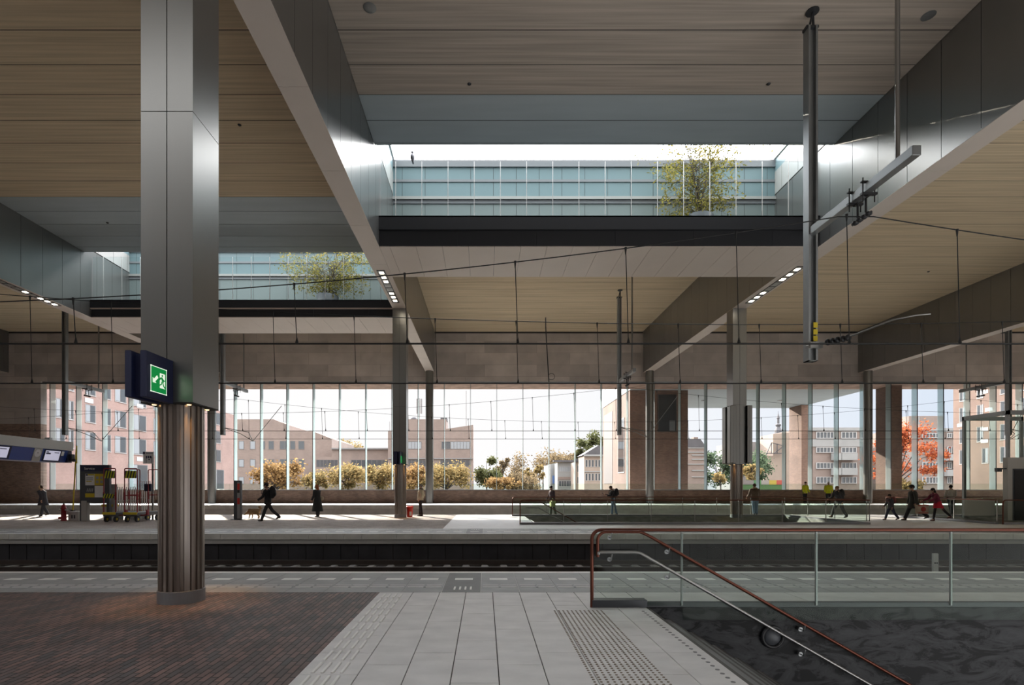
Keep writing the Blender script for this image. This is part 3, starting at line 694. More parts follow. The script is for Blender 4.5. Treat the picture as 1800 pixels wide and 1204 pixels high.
def pottree(loc, potr, poth, H, spread, nst, nleaf, label, potlabel, seed, lm, zcut):
    rnd = random.Random(seed); x, y, z = loc
    t = thing('potted_tree', label, 'tree', loc)
    b = MB(); b.lathe([(potr*.86, z), (potr, z+poth), (potr*.93, z+poth), (potr*.9, z+poth-.06)], (x, y, 0), 24); b.build('planter', mat('grey_planter', (.032, .037, .042), .6), t)
    st = MB(); tips = []
    for k in range(nst):
        a = rnd.random()*6.28; lean = rnd.uniform(.05, .35); top = H*rnd.uniform(.75, 1.0)
        pts = [Vector((x+math.cos(a)*.08, y+math.sin(a)*.08, z+poth-.08))]
        for i in range(1, 6):
            f = i/5; pts.append(Vector((x+math.cos(a)*(.08+lean*f*f*top), y+math.sin(a)*(.08+lean*f*f*top*.6), z+poth+top*f)))
        st.tube(pts, [.035, .03, .025, .02, .015, .008], 6)
        for i in range(1, 6):
            for q in range(5):
                aa = rnd.random()*6.28; ln = spread*rnd.uniform(.25, 1.0)*(.55+.07*i)
                p0 = pts[i-1].lerp(pts[i], rnd.random()); p1 = p0+Vector((math.cos(aa)*ln*.6, math.sin(aa)*ln*.35, ln*.35)); p2 = p0+Vector((math.cos(aa)*ln, math.sin(aa)*ln*.55, ln*rnd.uniform(.1, .4)))
                st.tube([p0, p1, p2], [.012, .008, .004], 4); tips.append((p0, p1, p2))
    st.build('stem', mat('tree_bark', (.10, .08, .06), .9), t)
    b = MB(); i = 0
    while i < nleaf:
        p0, p1, p2 = rnd.choice(tips); f = rnd.uniform(.35, 1.05); p = p1.lerp(p2, f) if f > .5 else p0.lerp(p1, f*2)
        p = p+Vector((rnd.gauss(0, .10), rnd.gauss(0, .09), rnd.gauss(-.10, .14)))
        leaf(b, p, rnd.uniform(.12, .20), rnd.uniform(.018, .034), rnd, .5); i += 1
    b.build('foliage', lm, t)
LMP = leafmat('yellow_green_leaves', ((.11, .12, .03), (.27, .22, .06)))
pottree((px(1228, 22.0), 22.0, 11.88), .58, .78, 3.3, 2.9, 7, 3400, 'tall potted tree with airy yellow-green leaves in the larger skylight', '', 3, LMP, 0)
pottree((px(576, 30.6), 30.6, 11.66), .62, .82, 2.2, 3.7, 6, 3600, 'low bushy potted tree in the left skylight near the beam', '', 9, LMP, 0)
# ------------------------------------------------------------------ glass balustrades round the stairs
def arc(c, r, a0, a1, n, f): return [f(c[0]+r*math.cos(R(a0+(a1-a0)*i/n)), c[1]+r*math.sin(R(a0+(a1-a0)*i/n))) for i in range(n+1)]
t = thing('stair_balustrade', 'glass balustrade with copper handrail beside the near stair, right foreground', 'balustrade', (1.43, 7.2, 0))
YB = 7.12
b = MB(); b.cbox(1.43, 2.16, 7.10, 7.25, 0, .10, .006); b.cbox(2.16, 17, 7.165, 7.25, -.012, .06, .006); b.build('base_curb', M['dgrey'], t)
xs = [1.455]+[px(1200, YB)+k*1.80 for k in range(8)]
for a, c in zip(xs, xs[1:]):
    g = MB(); g.box(a+.006, c-.006, YB, YB+.02, .02 if a < 2 else -.17, .985); g.build('glass_pane', M['balu'], t)
    j = MB(); j.box(c-.011, c+.011, YB+.022, YB+.05, .02, 1.0); j.build('post', M['steeld'], t)
b = MB(); b.tube([(1.43, YB+.01, 0.0), (1.43, YB+.01, .90)]+arc((1.55, .91), .12, 180, 90, 6, lambda u, v: (u, YB+.01, v))+[(17, YB+.01, 1.03)], .024, 12); b.build('top_rail', M['copper'], t)
b = MB(); YH = YB-.07; sl = -.572
b.tube([(1.49, YH, .68), (1.49, YH, .88)]+arc((1.60, .90), .11, 180, 90, 6, lambda u, v: (u, YH, v))+[(2.04, YH, 1.01), (2.10, YH, .99), (2.2, YH, .94), (12, YH, .94+9.8*sl)], .021, 12); b.build('upper_handrail', M['copper'], t)
b = MB(); b.tube([(1.50, YH-.02, .715), (1.50, YH-.02, .74), (1.52, YH-.02, .745), (1.98, YH-.02, .745), (2.04, YH-.02, .735), (2.12, YH-.02, .69), (12, YH-.02, .69+9.88*sl)], .02, 12); b.build('lower_handrail', M['steel'], t)
for x, z in ((1.66, .95), (1.66, .66), (2.42, .76), (2.42, .42), (4.2, -.27), (4.2, -.6)):
    b = MB(); b.tube([(x, YB-.004, z-.02), (x, YH-.02, z-.02), (x+.02, YH-.01, z+.06)], .008, 8); b.tube([(x-.0, YB-.012, z-.02), (x, YB-.001, z-.02)], .03, 14); b.build('bracket', M['steeld'], t)
t = thing('wall_lamp', 'round black-rimmed lamp on the dark stone wall of the near stair', 'lamp', (3.84, 7.15, -.40))
b = MB(); b.tube([(3.84+.135*math.cos(a), 7.13, -.40+.135*math.sin(a)) for a in (2*math.pi*i/24 for i in range(25))], .022, 8, cap=False); b.build('rim', M['black'], t)
b = MB()
b.ball((3.84, 7.155, -.40), (.125, .05, .125), 20); b.build('lens', M['dgrey'], t)
def balustrade(pts, label, closed_end=None, posts=1.85, base=True, zt=1.03):
    t = thing('stair_balustrade', label, 'balustrade', (pts[0][0], pts[0][1], 0))
    if base:
        for p, q in zip(pts, pts[1:]):
            b = MB(); b.bar((p[0], p[1], .045), (q[0], q[1], .045), .12, .09); b.build('base_curb', M['ring'], t)
    rail = []
    for p, q in zip(pts, pts[1:]):
        P_, Q_ = Vector((*p, 0)), Vector((*q, 0)); L_ = (Q_-P_).length; n = max(1, round(L_/posts)); d = (Q_-P_)/n
        for k in range(n):
            a, c = P_+d*k, P_+d*(k+1); e = (Q_-P_).normalized()*.012
            g = MB(); g.bar(a+e+Vector((0, 0, .55)), c-e+Vector((0, 0, .55)), .02, .86); g.build('glass_pane', M['balu'], t)
            j = MB(); j.bar(c+Vector((0, 0, .13)), c+Vector((0, 0, zt-.02)), .024, .03); j.build('post', M['steel'], t)
    p0 = pts[0]
    b = MB(); b.tube([(p0[0], p0[1], 0), (p0[0], p0[1], zt-.13), (p0[0]+.03, p0[1], zt-.04), (p0[0]+.1, p0[1], zt)]+[(p[0], p[1], zt) for p in pts[1:]], .024, 10); b.build('top_rail', M['copper'], t)
    return t
ta = balustrade([(1.5, 22.65), (16.3, 22.65)], 'glass balustrade along the track side of the far stair')
for z0 in (1.0, .70):
    b = MB(); b.tube([(1.75, 22.8, z0), (2.3, 22.8, z0), (9, 22.8, z0-6.7*.572)], .02, 8); b.build('handrail', M['copper'] if z0 == 1 else M['steel'], ta)
balustrade([(1.5, 29.05), (16.3, 29.05), (16.3, 22.82)], 'glass balustrade along the rear side of the far stair, turning forward at its end')
balustrade([(34, 29.05), (21.8, 29.05), (21.85, 22.8)], 'glass balustrade behind the child, hat man and girl in red')
balustrade([(21.95, 22.65), (34, 22.65)], 'dark-based glass balustrade in front of the lift at the right edge')
# ------------------------------------------------------------------ lift at the right edge
LX, LY = 24.7, 25.2
t = thing('lift', 'glass lift shaft with pale door frame at the right edge', 'lift', (LX, LY, 0))
b = MB(); b.cbox(LX-.05, LX+3.0, LY, LY+.25, 0, 2.98, .01); b.build('portal', M['lgrey'], t)
b = MB(); b.box(LX+.18, LX+2.4, LY-.02, LY+.0, 0, 2.45, 0); b.box(LX+.24, LX+.9, LY-.035, LY-.02, .02, 2.38, 1); b.box(LX+.95, LX+2.3, LY-.035, LY-.02, .02, 2.38, 1); b.build('door', [M['dgrey'], M['black']], t)
b = MB()
for x in (LX-.05, LX+2.9):
    for y in (LY, LY+2.3): b.box(x, x+.12, y, y+.12, 2.98 if y == LY else 0, 5.2)
b.box(LX-.05, LX+3.02, LY, LY+.1, 5.0, 5.2); b.box(LX-.05, LX+3.02, LY+2.3, LY+2.42, 5.0, 5.2); b.box(LX-.05, LX+.07, LY+.1, LY+2.3, 5.0, 5.2); b.build('frame', M['steeld'], t)
b = MB(); b.box(LX+.07, LX+2.9, LY+.05, LY+.07, 2.99, 5.0); b.box(LX-.03, LX-.01, LY+.25, LY+2.3, .1, 5.0); b.build('glass', M['balu'], t)
b = MB(); b.box(LX-.5, LX-.05, LY+.05, LY+.2, 2.42, 2.48); b.cbox(LX-.55, LX-.35, LY-.05, LY+.15, 2.3, 2.42, .02); b.build('camera', M['dgrey'], t)
b = MB(); b.box(LX-1.55, LX-.08, LY+.6, LY+.7, .2, .95); b.build('console', M['lgrey'], t)
# ------------------------------------------------------------------ things on the far platform
t = thing('information_beam', 'long blue and grey overhead information beam with clock, left edge', 'information display', (-17.7, 21, 2.6))
y0, y1 = 15.5, 22.9
prof = [(-18.9, 3.02), (-18.9, 3.5), (-17.62, 3.5), (-17.62, 3.12), (-17.78, 2.60), (-18.7, 2.60)]
b = MB(); b.prism([(-18.9, 3.13), (-18.9, 3.5), (-17.62, 3.5), (-17.62, 3.13)], y0, y1); b.build('top_cover', M['lgrey'], t)
b = MB(); b.prism([(-18.85, 3.12), (-17.63, 3.12), (-17.78, 2.62), (-18.7, 2.62)], y0, y1-.25)
b.build('housing', M['blue'], t)
def slant(ya, yb, f0, f1, d=.012):
    """strip on the leaning blue face, f from 0 (bottom) to 1 (top)"""
    P = lambda y, f, e: (-17.78+.15*f+e, y, 2.62+.50*f-e*.25)
    return [P(ya, f0, 0), P(yb, f0, 0), P(yb, f1, 0), P(ya, f1, 0), P(ya, f0, d), P(yb, f0, d), P(yb, f1, d), P(ya, f1, d)]
BF = [(3, 2, 1, 0), (4, 5, 6, 7), (0, 1, 5, 4), (1, 2, 6, 5), (2, 3, 7, 6), (3, 0, 4, 7)]
def sb(nm, ya, yb, f0, f1, m, d=.012, par=None):
    q = MB(); q.add(slant(ya, yb, f0, f1, d), BF); return q.build(nm, m, par or t)
for ya, yb in ((21.5, 22.25), (18.6, 19.85)):
    sc = sb('screen', ya, yb, .12, .90, M['lcd'], .014)
    for q, (u0, u1, v0, v1) in enumerate(((.06, .22, .80, .90), (.06, .36, .62, .76), (.60, .92, .78, .86))):
        sb('screen_line', ya+u0*(yb-ya), ya+u1*(yb-ya), .12+.78*v0, .12+.78*v1, M['ink'], .018, sc)
    for q, (u0, u1, f0, f1) in enumerate(((-.07, 1.07, .03, .12), (-.07, 1.07, .90, .97), (-.07, 0, .12, .90), (1.0, 1.07, .12, .90))): sb('bezel', ya+u0*(yb-ya), ya+u1*(yb-ya), f0, f1, M['navy'], .02)
sb('clock_panel', 20.95, 21.33, 0, 1, M['lgrey'], .016)
ck = MB(); cx, cyy, cz = -17.675, 21.13, 2.92
ring = [Vector((cx+.003+.15*.45*math.sin(a)*.6, cyy+.15*math.cos(a), cz+.15*math.sin(a))) for a in (2*math.pi*i/20 for i in range(20))]
ck.add(ring+[p+Vector((.012, 0, 0)) for p in ring], [tuple(range(19, -1, -1)), tuple(range(20, 40))]+[(i, (i+1) % 20, (i+1) % 20+20, i+20) for i in range(20)])
cf = ck.build('clock_face', M['paper'], t)
for a, l in ((R(120), .10), (R(60), .13)):
    h = MB(); h.bar((cx+.02, cyy, cz), (cx+.02, cyy+l*math.cos(a), cz+l*math.sin(a)), .012, .012); h.build('clock_hand', M['black'], cf)
sb('number_plate', 22.32, 22.45, .55, .9, M['paper'], .014)
b = MB(); b.cbox(-18.5, -17.66, 22.65, 22.9, 2.62, 3.12, .02); b.build('end_cap', M['navy'], t)
b = MB(); b.cbox(-17.66, -17.5, 22.66, 22.86, 2.68, 2.98, .02); b.lathe([(.05, 2.66), (.07, 2.72), (.05, 2.78)], (-17.48, 22.76, 0), 12); b.build('speaker', M['black'], t)
b = MB(); b.box(-17.5, -17.47, 22.9, 22.93, 2.6, 3.35); b.build('edge_strip', M['yellow'], t)
b = MB(); b.box(-18.35, -18.15, 16.0, 16.2, 3.5, ZC-.005); b.box(-18.35, -18.15, 22.3, 22.45, 3.5, 3.65); b.build('hanger', M['steeld'], t)
# hydrant
def X_(x, y): Y = FPX*EYE/(y-CY); return px(x, Y), Y
hx, hy = X_(112, 915.5)
t = thing('hydrant', 'red fire hydrant standing left of the white box', 'hydrant', (hx, hy, 0))
b = MB(); b.lathe([(.13, 0), (.13, .04), (.105, .06), (.10, .55), (.125, .56), (.125, .60), (.10, .62), (.09, .70), (.05, .76), (.03, .77)], (hx, hy, 0), 18); b.build('body', M['red'], t)
b = MB(); b.lathe([(.035, .76), (.03, .82)], (hx, hy, 0), 6); b.build('cap', M['black'], t)
for s in (-1, 1):
    b = MB(); b.tube([(hx+s*.08, hy, .52), (hx+s*.20, hy-.02, .52)], .05, 12); b.build('outlet', M['lgrey'], t)
b = MB(); b.tube([(hx-.08, hy-.02, .13), (hx-.2, hy-.03, .13)], .06, 12); b.build('drain_outlet', M['red'], t)
x, y = X_(128.5, 915)
t = thing('storage_box', 'low pale box with dark vents between hydrant and service board', 'box', (x, y+.15, 0))
b = MB(); b.cbox(x-.24, x+.24, y, y+.4, 0, .40, .012); b.build('body', M['lgrey'], t)
b = MB(); b.cbox(x-.26, x+.26, y-.02, y+.42, .40, .43, .006); b.build('lid', M['paper'], t)
for s in (-.05, .07):
    b = MB(); b.box(x+s-.035, x+s+.035, y-.008, y+.0, .10, .26); b.build('vent', M['dgrey'], t)
x, y = X_(131.5, 914)
t = thing('barrier_pole', 'thin yellow pole leaning on the left edge of the service board', 'pole', (x-.05, y, 0))
b = MB(); b.tube([(x-.03, y-.08, .45), (x+.13, y-.08, 3.4)], .028, 10); b.build('pole', M['yellow'], t)
b = MB(); b.box(x-.10, x+.04, y-.15, y-.01, .431, .48); b.build('foot', M['black'], t)
# service board
y = FPX*EYE/(915.5-CY); xa, xb = px(140, y), px(192, y)
t = thing('service_board', 'dark board headed Service with four posters, beside the trolleys', 'notice board', ((xa+xb)/2, y, 0))
b = MB(); b.cbox(xa, xb, y, y+.16, .86, 2.62, .012); b.cbox(xa, xa+.13, y, y+.16, 0, .88, .006); b.cbox(xb-.13, xb, y, y+.16, 0, .88, .006); b.build('frame', M['dgrey'], t)
b = MB(); b.cbox(xa+.08, xa+.34, y-.03, y+.2, 0, .94, .012); b.build('plinth', M['lgrey'], t)
b = MB(); b.box(xa+.06, xb-.06, y-.012, y, 2.32, 2.58); hd = b.build('header', M['navy'], t)
text('Service', .17, (xa+.22, y-.014, 2.39), (R(90), 0, 0), M['paper'], hd)
pw = .43
for i, (u, v, m2) in enumerate(((0, 1, 'paper'), (1, 1, 'yellow'), (0, 0, 'dgrey'), (1, 0, 'paper'))):
    x0 = xa+.27+u*(pw+.01); z0 = 1.10+v*.56
    b = MB(); b.box(x0, x0+pw, y-.010, y, z0, z0+.54); p = b.build('poster', M[m2], t)
    if i == 0:
        b = MB(); b.box(x0+.02, x0+.12, y-.013, y-.01, z0+.45, z0+.53, 1); b.box(x0+.12, x0+.42, y-.013, y-.01, z0+.47, z0+.53, 0); b.box(x0+.05, x0+.30, y-.013, y-.01, z0+.17, z0+.21, 0)
        for q in range(3): b.box(x0+.04, x0+.36, y-.013, y-.01, z0+.25+q*.05, z0+.265+q*.05, 1)
        b.build('print', [M['yellow'], M['ink']], p)
    if i == 1:
        b = MB()
        for q in range(2):
            for r_ in range(2): b.lathe([(.05, -.0015), (.05, .0015)], (0, 0, 0), 14) if False else b.box(x0+.06+q*.2, x0+.18+q*.2, y-.013, y-.01, z0+.10+r_*.19, z0+.23+r_*.19)
        b.build('print', M['grey'], p)
    if i == 2:
        b = MB(); b.box(x0, x0+pw, y-.013, y-.01, z0, z0+.19, 0)
        for q in range(4): b.prism([(x0+.06+q*.08, z0+.27), (x0+.11+q*.08, z0+.27), (x0+.14+q*.08, z0+.42), (x0+.09+q*.08, z0+.42)], y-.013, y-.01, 1)
        b.build('print', [M['yellow'], M['grey']], p)
# platform trolleys
def stripes(b, x0, x1, y, z0, z1, n, my, mk):
    b.box(x0, x1, y, y+.012, z0, z1, mk); w = (x1-x0)/n; h = (z1-z0)
    for k in range(-1, n):
        pts = [(x0+k*w, z0), (x0+(k+.5)*w, z0), (x0+(k+1.1)*w, z1), (x0+(k+.6)*w, z1)]
        q = [(min(max(a, x0), x1), c) for a, c in pts]
        if k == -1: continue
        if pts[2][0] > x1+1e-6:
            s = (x1-pts[1][0])/(pts[2][0]-pts[1][0]) if pts[1][0] < x1 else 0
            q = [(pts[0]), (min(pts[1][0], x1), z0), (x1, z0+h*max(s, 0)), (min(x1, pts[3][0]), z0+h*(1 if pts[3][0] <= x1 else (x1-pts[0][0])/(pts[3][0]-pts[0][0])))]
        b.prism(q, y-.003, y, my)
def trolley(xp0, xp1, label, low):
    y = FPX*EYE/(917-CY); xa, xb = px(xp0, y), px(xp1, y)
    t = thing('platform_trolley', label, 'trolley', ((xa+xb)/2, y, 0), group='red-framed platform trolleys')
    b = MB(); b.cbox(xa, xb, y-.35, y+1.5, .26, .44, .02); b.build('bed', M['dgrey'], t)
    b = MB(); b.box(xa-.01, xb+.01, y-.37, y-.34, .34, .45); b.box(xa-.01, xb+.01, y+1.5, y+1.53, .34, .45); b.build('bumper', M['yellow'], t)
    for sx in (xa+.07, xb-.07):
        for sy in (y-.2, y+1.25):
            w = MB(); w.tube([(sx-.04, sy, .13), (sx+.04, sy, .13)], .13, 16); wo = w.build('wheel', M['rubber'], t)
            w = MB(); w.tube([(sx-.045, sy, .13), (sx+.045, sy, .13)], .06, 12); w.build('hub', M['yellow'], wo)
    for sy in (y-.3, y+1.4):
        b = MB(); r = .06
        b.tube([(xa+.02, sy, .44), (xa+.02, sy, 2.36)]+arc((xa+.02+r, 2.36), r, 180, 90, 4, lambda u, v: (u, sy, v))+arc((xb-.02-r, 2.36), r, 90, 0, 4, lambda u, v: (u, sy, v))+[(xb-.02, sy, .44)], .022, 8)
        b.tube([(xa+.02, sy, 1.2), (xb-.02, sy, 1.2)], .02, 8)
        for sx in (xa+.02, xb-.02): b.tube([(sx, sy, 1.0), (sx, sy, 1.35)], .035, 8)
        b.build('end_frame', M['red'], t)
    b = MB(); stripes(b, xa+.05, xb-.05, y-.31, 1.98, 2.32, 4, 0, 1); b.build('hazard_board', [M['limey'], M['black']], t)
    if low:
        b = MB(); stripes(b, xa+.0, xb-.08, y-.34, 1.08, 1.28, 4, 0, 1); b.build('hazard_board', [M['limey'], M['black']], t)
    b = MB(); b.tube([(xb-.1, y-.1, .30), (xb+.15, y-.05, .30), (xb+.28, y-.05, .36)], .025, 8); b.box(xb+.24, xb+.32, y-.1, y+.02, .3, .55); b.build('drawbar', M['red'], t)
    return t, xa, xb, y
trolley(190, 212, 'red-framed platform trolley with two hazard boards beside the service board', True)
trolley(226, 249.5, 'red-framed platform trolley with one hazard board, nearer the timetable post', False)
def fence(xp0, xp1, yt, yb, Y, label, cat='barrier', close=.11):
    xa, xb = px(xp0, Y), px(xp1, Y); zt, zb = pz(yt, Y), pz(yb, Y)
    t = thing('barrier_fence', label, cat, ((xa+xb)/2, Y, 0), group='grey barrier fences loaded on the trolleys')
    b = MB(); b.tube([(xa, Y, zb), (xa, Y, zt), (xb, Y, zt), (xb, Y, zb), (xa, Y, zb)], .018, 8); b.tube([(xa, Y, zb+.45*(zt-zb)), (xb, Y, zb+.45*(zt-zb))], .014, 6); b.build('frame', M['lgrey'], t)
    x = xa+close
    while x < xb-.02:
        b = MB(); b.tube([(x, Y, zb), (x, Y, zt)], .018, 6); b.build('bar', M['paper'], t); x += close
    b = MB(); b.box(xa-.02, xa+.3, Y-.02, Y+.02, 0, zb+.03); b.box(xb-.3, xb+.02, Y-.02, Y+.02, 0, zb+.03); b.box(xa, xb, Y-.012, Y+.012, zb-.02, zb+.01); b.build('foot', M['steeld'], t)
fence(206, 241, 859, 899, 26.15, 'low grey barrier fence standing between the two trolleys')
fence(242, 264, 846, 899, 26.4, 'tall grey barrier fence behind the second trolley')
fence(203, 238, 856, 899, 26.65, 'grey barrier fence at the back between the two trolleys')
y = 26.0; xa, xb = px(191, y), px(205, y)
o = MB().cbox(xa, xb, y, y+.06, 0, 1.72, .008).build('panel_board', M['lgrey']); tag(o, 'pale upright board standing behind the first trolley', 'board'); 
y = 26.1; xa = px(183, y)
t = thing('grit_box', 'yellow and grey box half hidden behind the first trolley', 'box', (xa, y, 0))
b = MB(); b.prism([(xa, .3), (xa+.05, 0), (xa+.42, 0), (xa+.46, .3), (xa+.46, .62), (xa-.02, .62)], y-.1, y+.3); b.build('body', M['lgrey'], t)
b = MB(); b.cbox(xa-.05, xa+.5, y-.14, y+.34, .62, .74, .02); b.build('lid', M['yellow'], t)
# timetable post
x, y = X_(268.5, 913)
t = thing('timetable_post', 'steel post with white timetable sign and blue box left of the near column', 'sign post', (x, y, 0))
b = MB(); b.tube([(x, y, 0), (x, y, 3.2)], .045, 12); b.lathe([(.16, 0), (.16, .03)], (x, y, 0), 14); b.build('post', M['steeld'], t)
b = MB(); b.cbox(x-.42, x+.1, y-.09, y-.05, 2.72, 3.30, .01); sp = b.build('sign_panel', M['paper'], t)
b = MB(); b.box(x-.42, x-.32, y-.095, y-.09, 3.18, 3.30); b.box(x-.28, x+.06, y-.095, y-.09, 3.21, 3.24)
for q in range(3): b.box(x-.28+q*.1, x-.21+q*.1, y-.095, y-.09, 2.98, 3.10)
b.box(x-.16, x-.08, y-.095, y-.09, 2.90, 2.94); b.box(x-.27, x-.25, y-.095, y-.09, 2.76, 3.0); b.box(x-.0, x+.02, y-.095, y-.09, 2.76, 3.05); b.build('print', M['ink'], sp)
b = MB(); b.cbox(x-.30, x+.02, y-.2, y-.05, 1.38, 1.74, .015); b.build('box', M['navy'], t)
# help pillar
x, y = X_(418, 913.5)
t = thing('help_pillar', 'slim dark help pillar with red marks, left of the man with the dog', 'information pillar', (x, y, 0))
b = MB(); b.cbox(x-.17, x+.17, y-.1, y+.14, .02, 1.90, .03); b.cbox(x-.26, x+.26, y-.2, y+.24, 0, .03, .008); b.build('housing', M['dgrey'], t)
b = MB(); b.box(x+.02, x+.15, y-.112, y-.10, .06, 1.82); fp = b.build('front_panel', M['grey'], t)
for za, zb, m2 in ((1.45, 1.75, 'redb'), (1.30, 1.44, 'black'), (.75, 1.05, 'redb')):
    b = MB(); b.box(x+.03, x+.14, y-.12, y-.112, za, zb); b.build('label', M[m2], fp)
x, y = X_(720, 909)
t = thing('bucket', 'bright red bin with handle standing right of the middle column', 'bucket', (x, y, 0))
b = MB(); b.lathe([(.13, 0), (.15, .02), (.165, .45), (.19, .47), (.19, .56), (.16, .57)], (x, y, 0), 20); b.build('body', M['redb'], t)
b = MB(); b.tube([(x+.17*math.cos(a), y, .55+.12*math.sin(a)) for a in (math.pi*i/10 for i in range(11))], .01, 6); b.build('handle', M['redb'], t)
b = MB(); b.box(x+.02, x+.12, y-.178, y-.15, .08, .3); b.build('sticker', M['paper'], t)
t = thing('track_marker', 'small pale plate on a short post at the near track, seen through the right glass', 'track marker', (8.95, 10.62, -.95))
b = MB(); b.cbox(8.89, 9.0, 10.6, 10.64, -.10, .28, .005); b.build('plate', M['lgrey'], t)
b = MB()
for s in (8.925, 8.965): b.box(s-.012, s+.012, 10.594, 10.60, .08, .105)
b.build('mark', M['black'], t)
b = MB(); b.tube([(8.945, 10.66, -.95), (8.945, 10.66, .1)], .025, 8); b.lathe([(.09, -.955), (.09, -.93)], (8.945, 10.66, 0), 10); b.build('post', M['steeld'], t)
# ------------------------------------------------------------------ people
CM = {}
def cloth(n, c, r=.85):
    if n not in CM: CM[n] = mat(n, c, r, var=.12, scale=9)
    return CM[n]
SKIN = mat('skin', (.46, .27, .19), .55); EYE_M = mat('eye_dark', (.02, .015, .01), .3); LIP = mat('lip', (.30, .10, .09), .5)
def skinmesh(verts, edges, name, m, parent, sub=1, extra=None):
    me = bpy.data.meshes.new(name); me.from_pydata([v[0] for v in verts], edges, [])
    o = bpy.data.objects.new(name, me); C.objects.link(o)
    sk = o.modifiers.new('skin', 'SKIN'); sk.use_smooth_shade = True
    for i, v in enumerate(verts):
        r = v[1]; me.skin_vertices[0].data[i].radius = r if isinstance(r, tuple) else (r, r)
    me.skin_vertices[0].data[0].use_root = True
    if sub: s = o.modifiers.new('sub', 'SUBSURF'); s.levels = sub; s.render_levels = sub
    dg = bpy.context.evaluated_depsgraph_get(); dg.update()
    nm = bpy.data.meshes.new_from_object(o.evaluated_get(dg)); nm.name = name
    bpy.data.objects.remove(o)
    bm = bmesh.new(); bm.from_mesh(nm)
    if extra is not None:
        o0 = len(bm.verts); vs = [bm.verts.new(p) for p in extra.v]
        for f in extra.f:
            try: bm.faces.new([vs[i] for i in f]).smooth = True
            except ValueError: pass
    bm.to_mesh(nm); bm.free()
    nm.materials.clear(); nm.materials.append(m); 
    for p in nm.polygons: p.use_smooth = True
    r = bpy.data.objects.new(name, nm); C.objects.link(r); r.parent = parent
    return r
def part(b, name, m, parent):
    """a part given in the person's own axes"""
    me = bpy.data.meshes.new(name); me.from_pydata(b.v, [], b.f)
    for q in (m if isinstance(m, (list, tuple)) else [m]): me.materials.append(q)
    me.polygons.foreach_set('material_index', b.m); me.polygons.foreach_set('use_smooth', [True]*len(b.f))
    bm = bmesh.new(); bm.from_mesh(me); bmesh.ops.recalc_face_normals(bm, faces=bm.faces[:]); bm.to_mesh(me); bm.free()
    o = bpy.data.objects.new(name, me); C.objects.link(o); o.parent = parent; return o
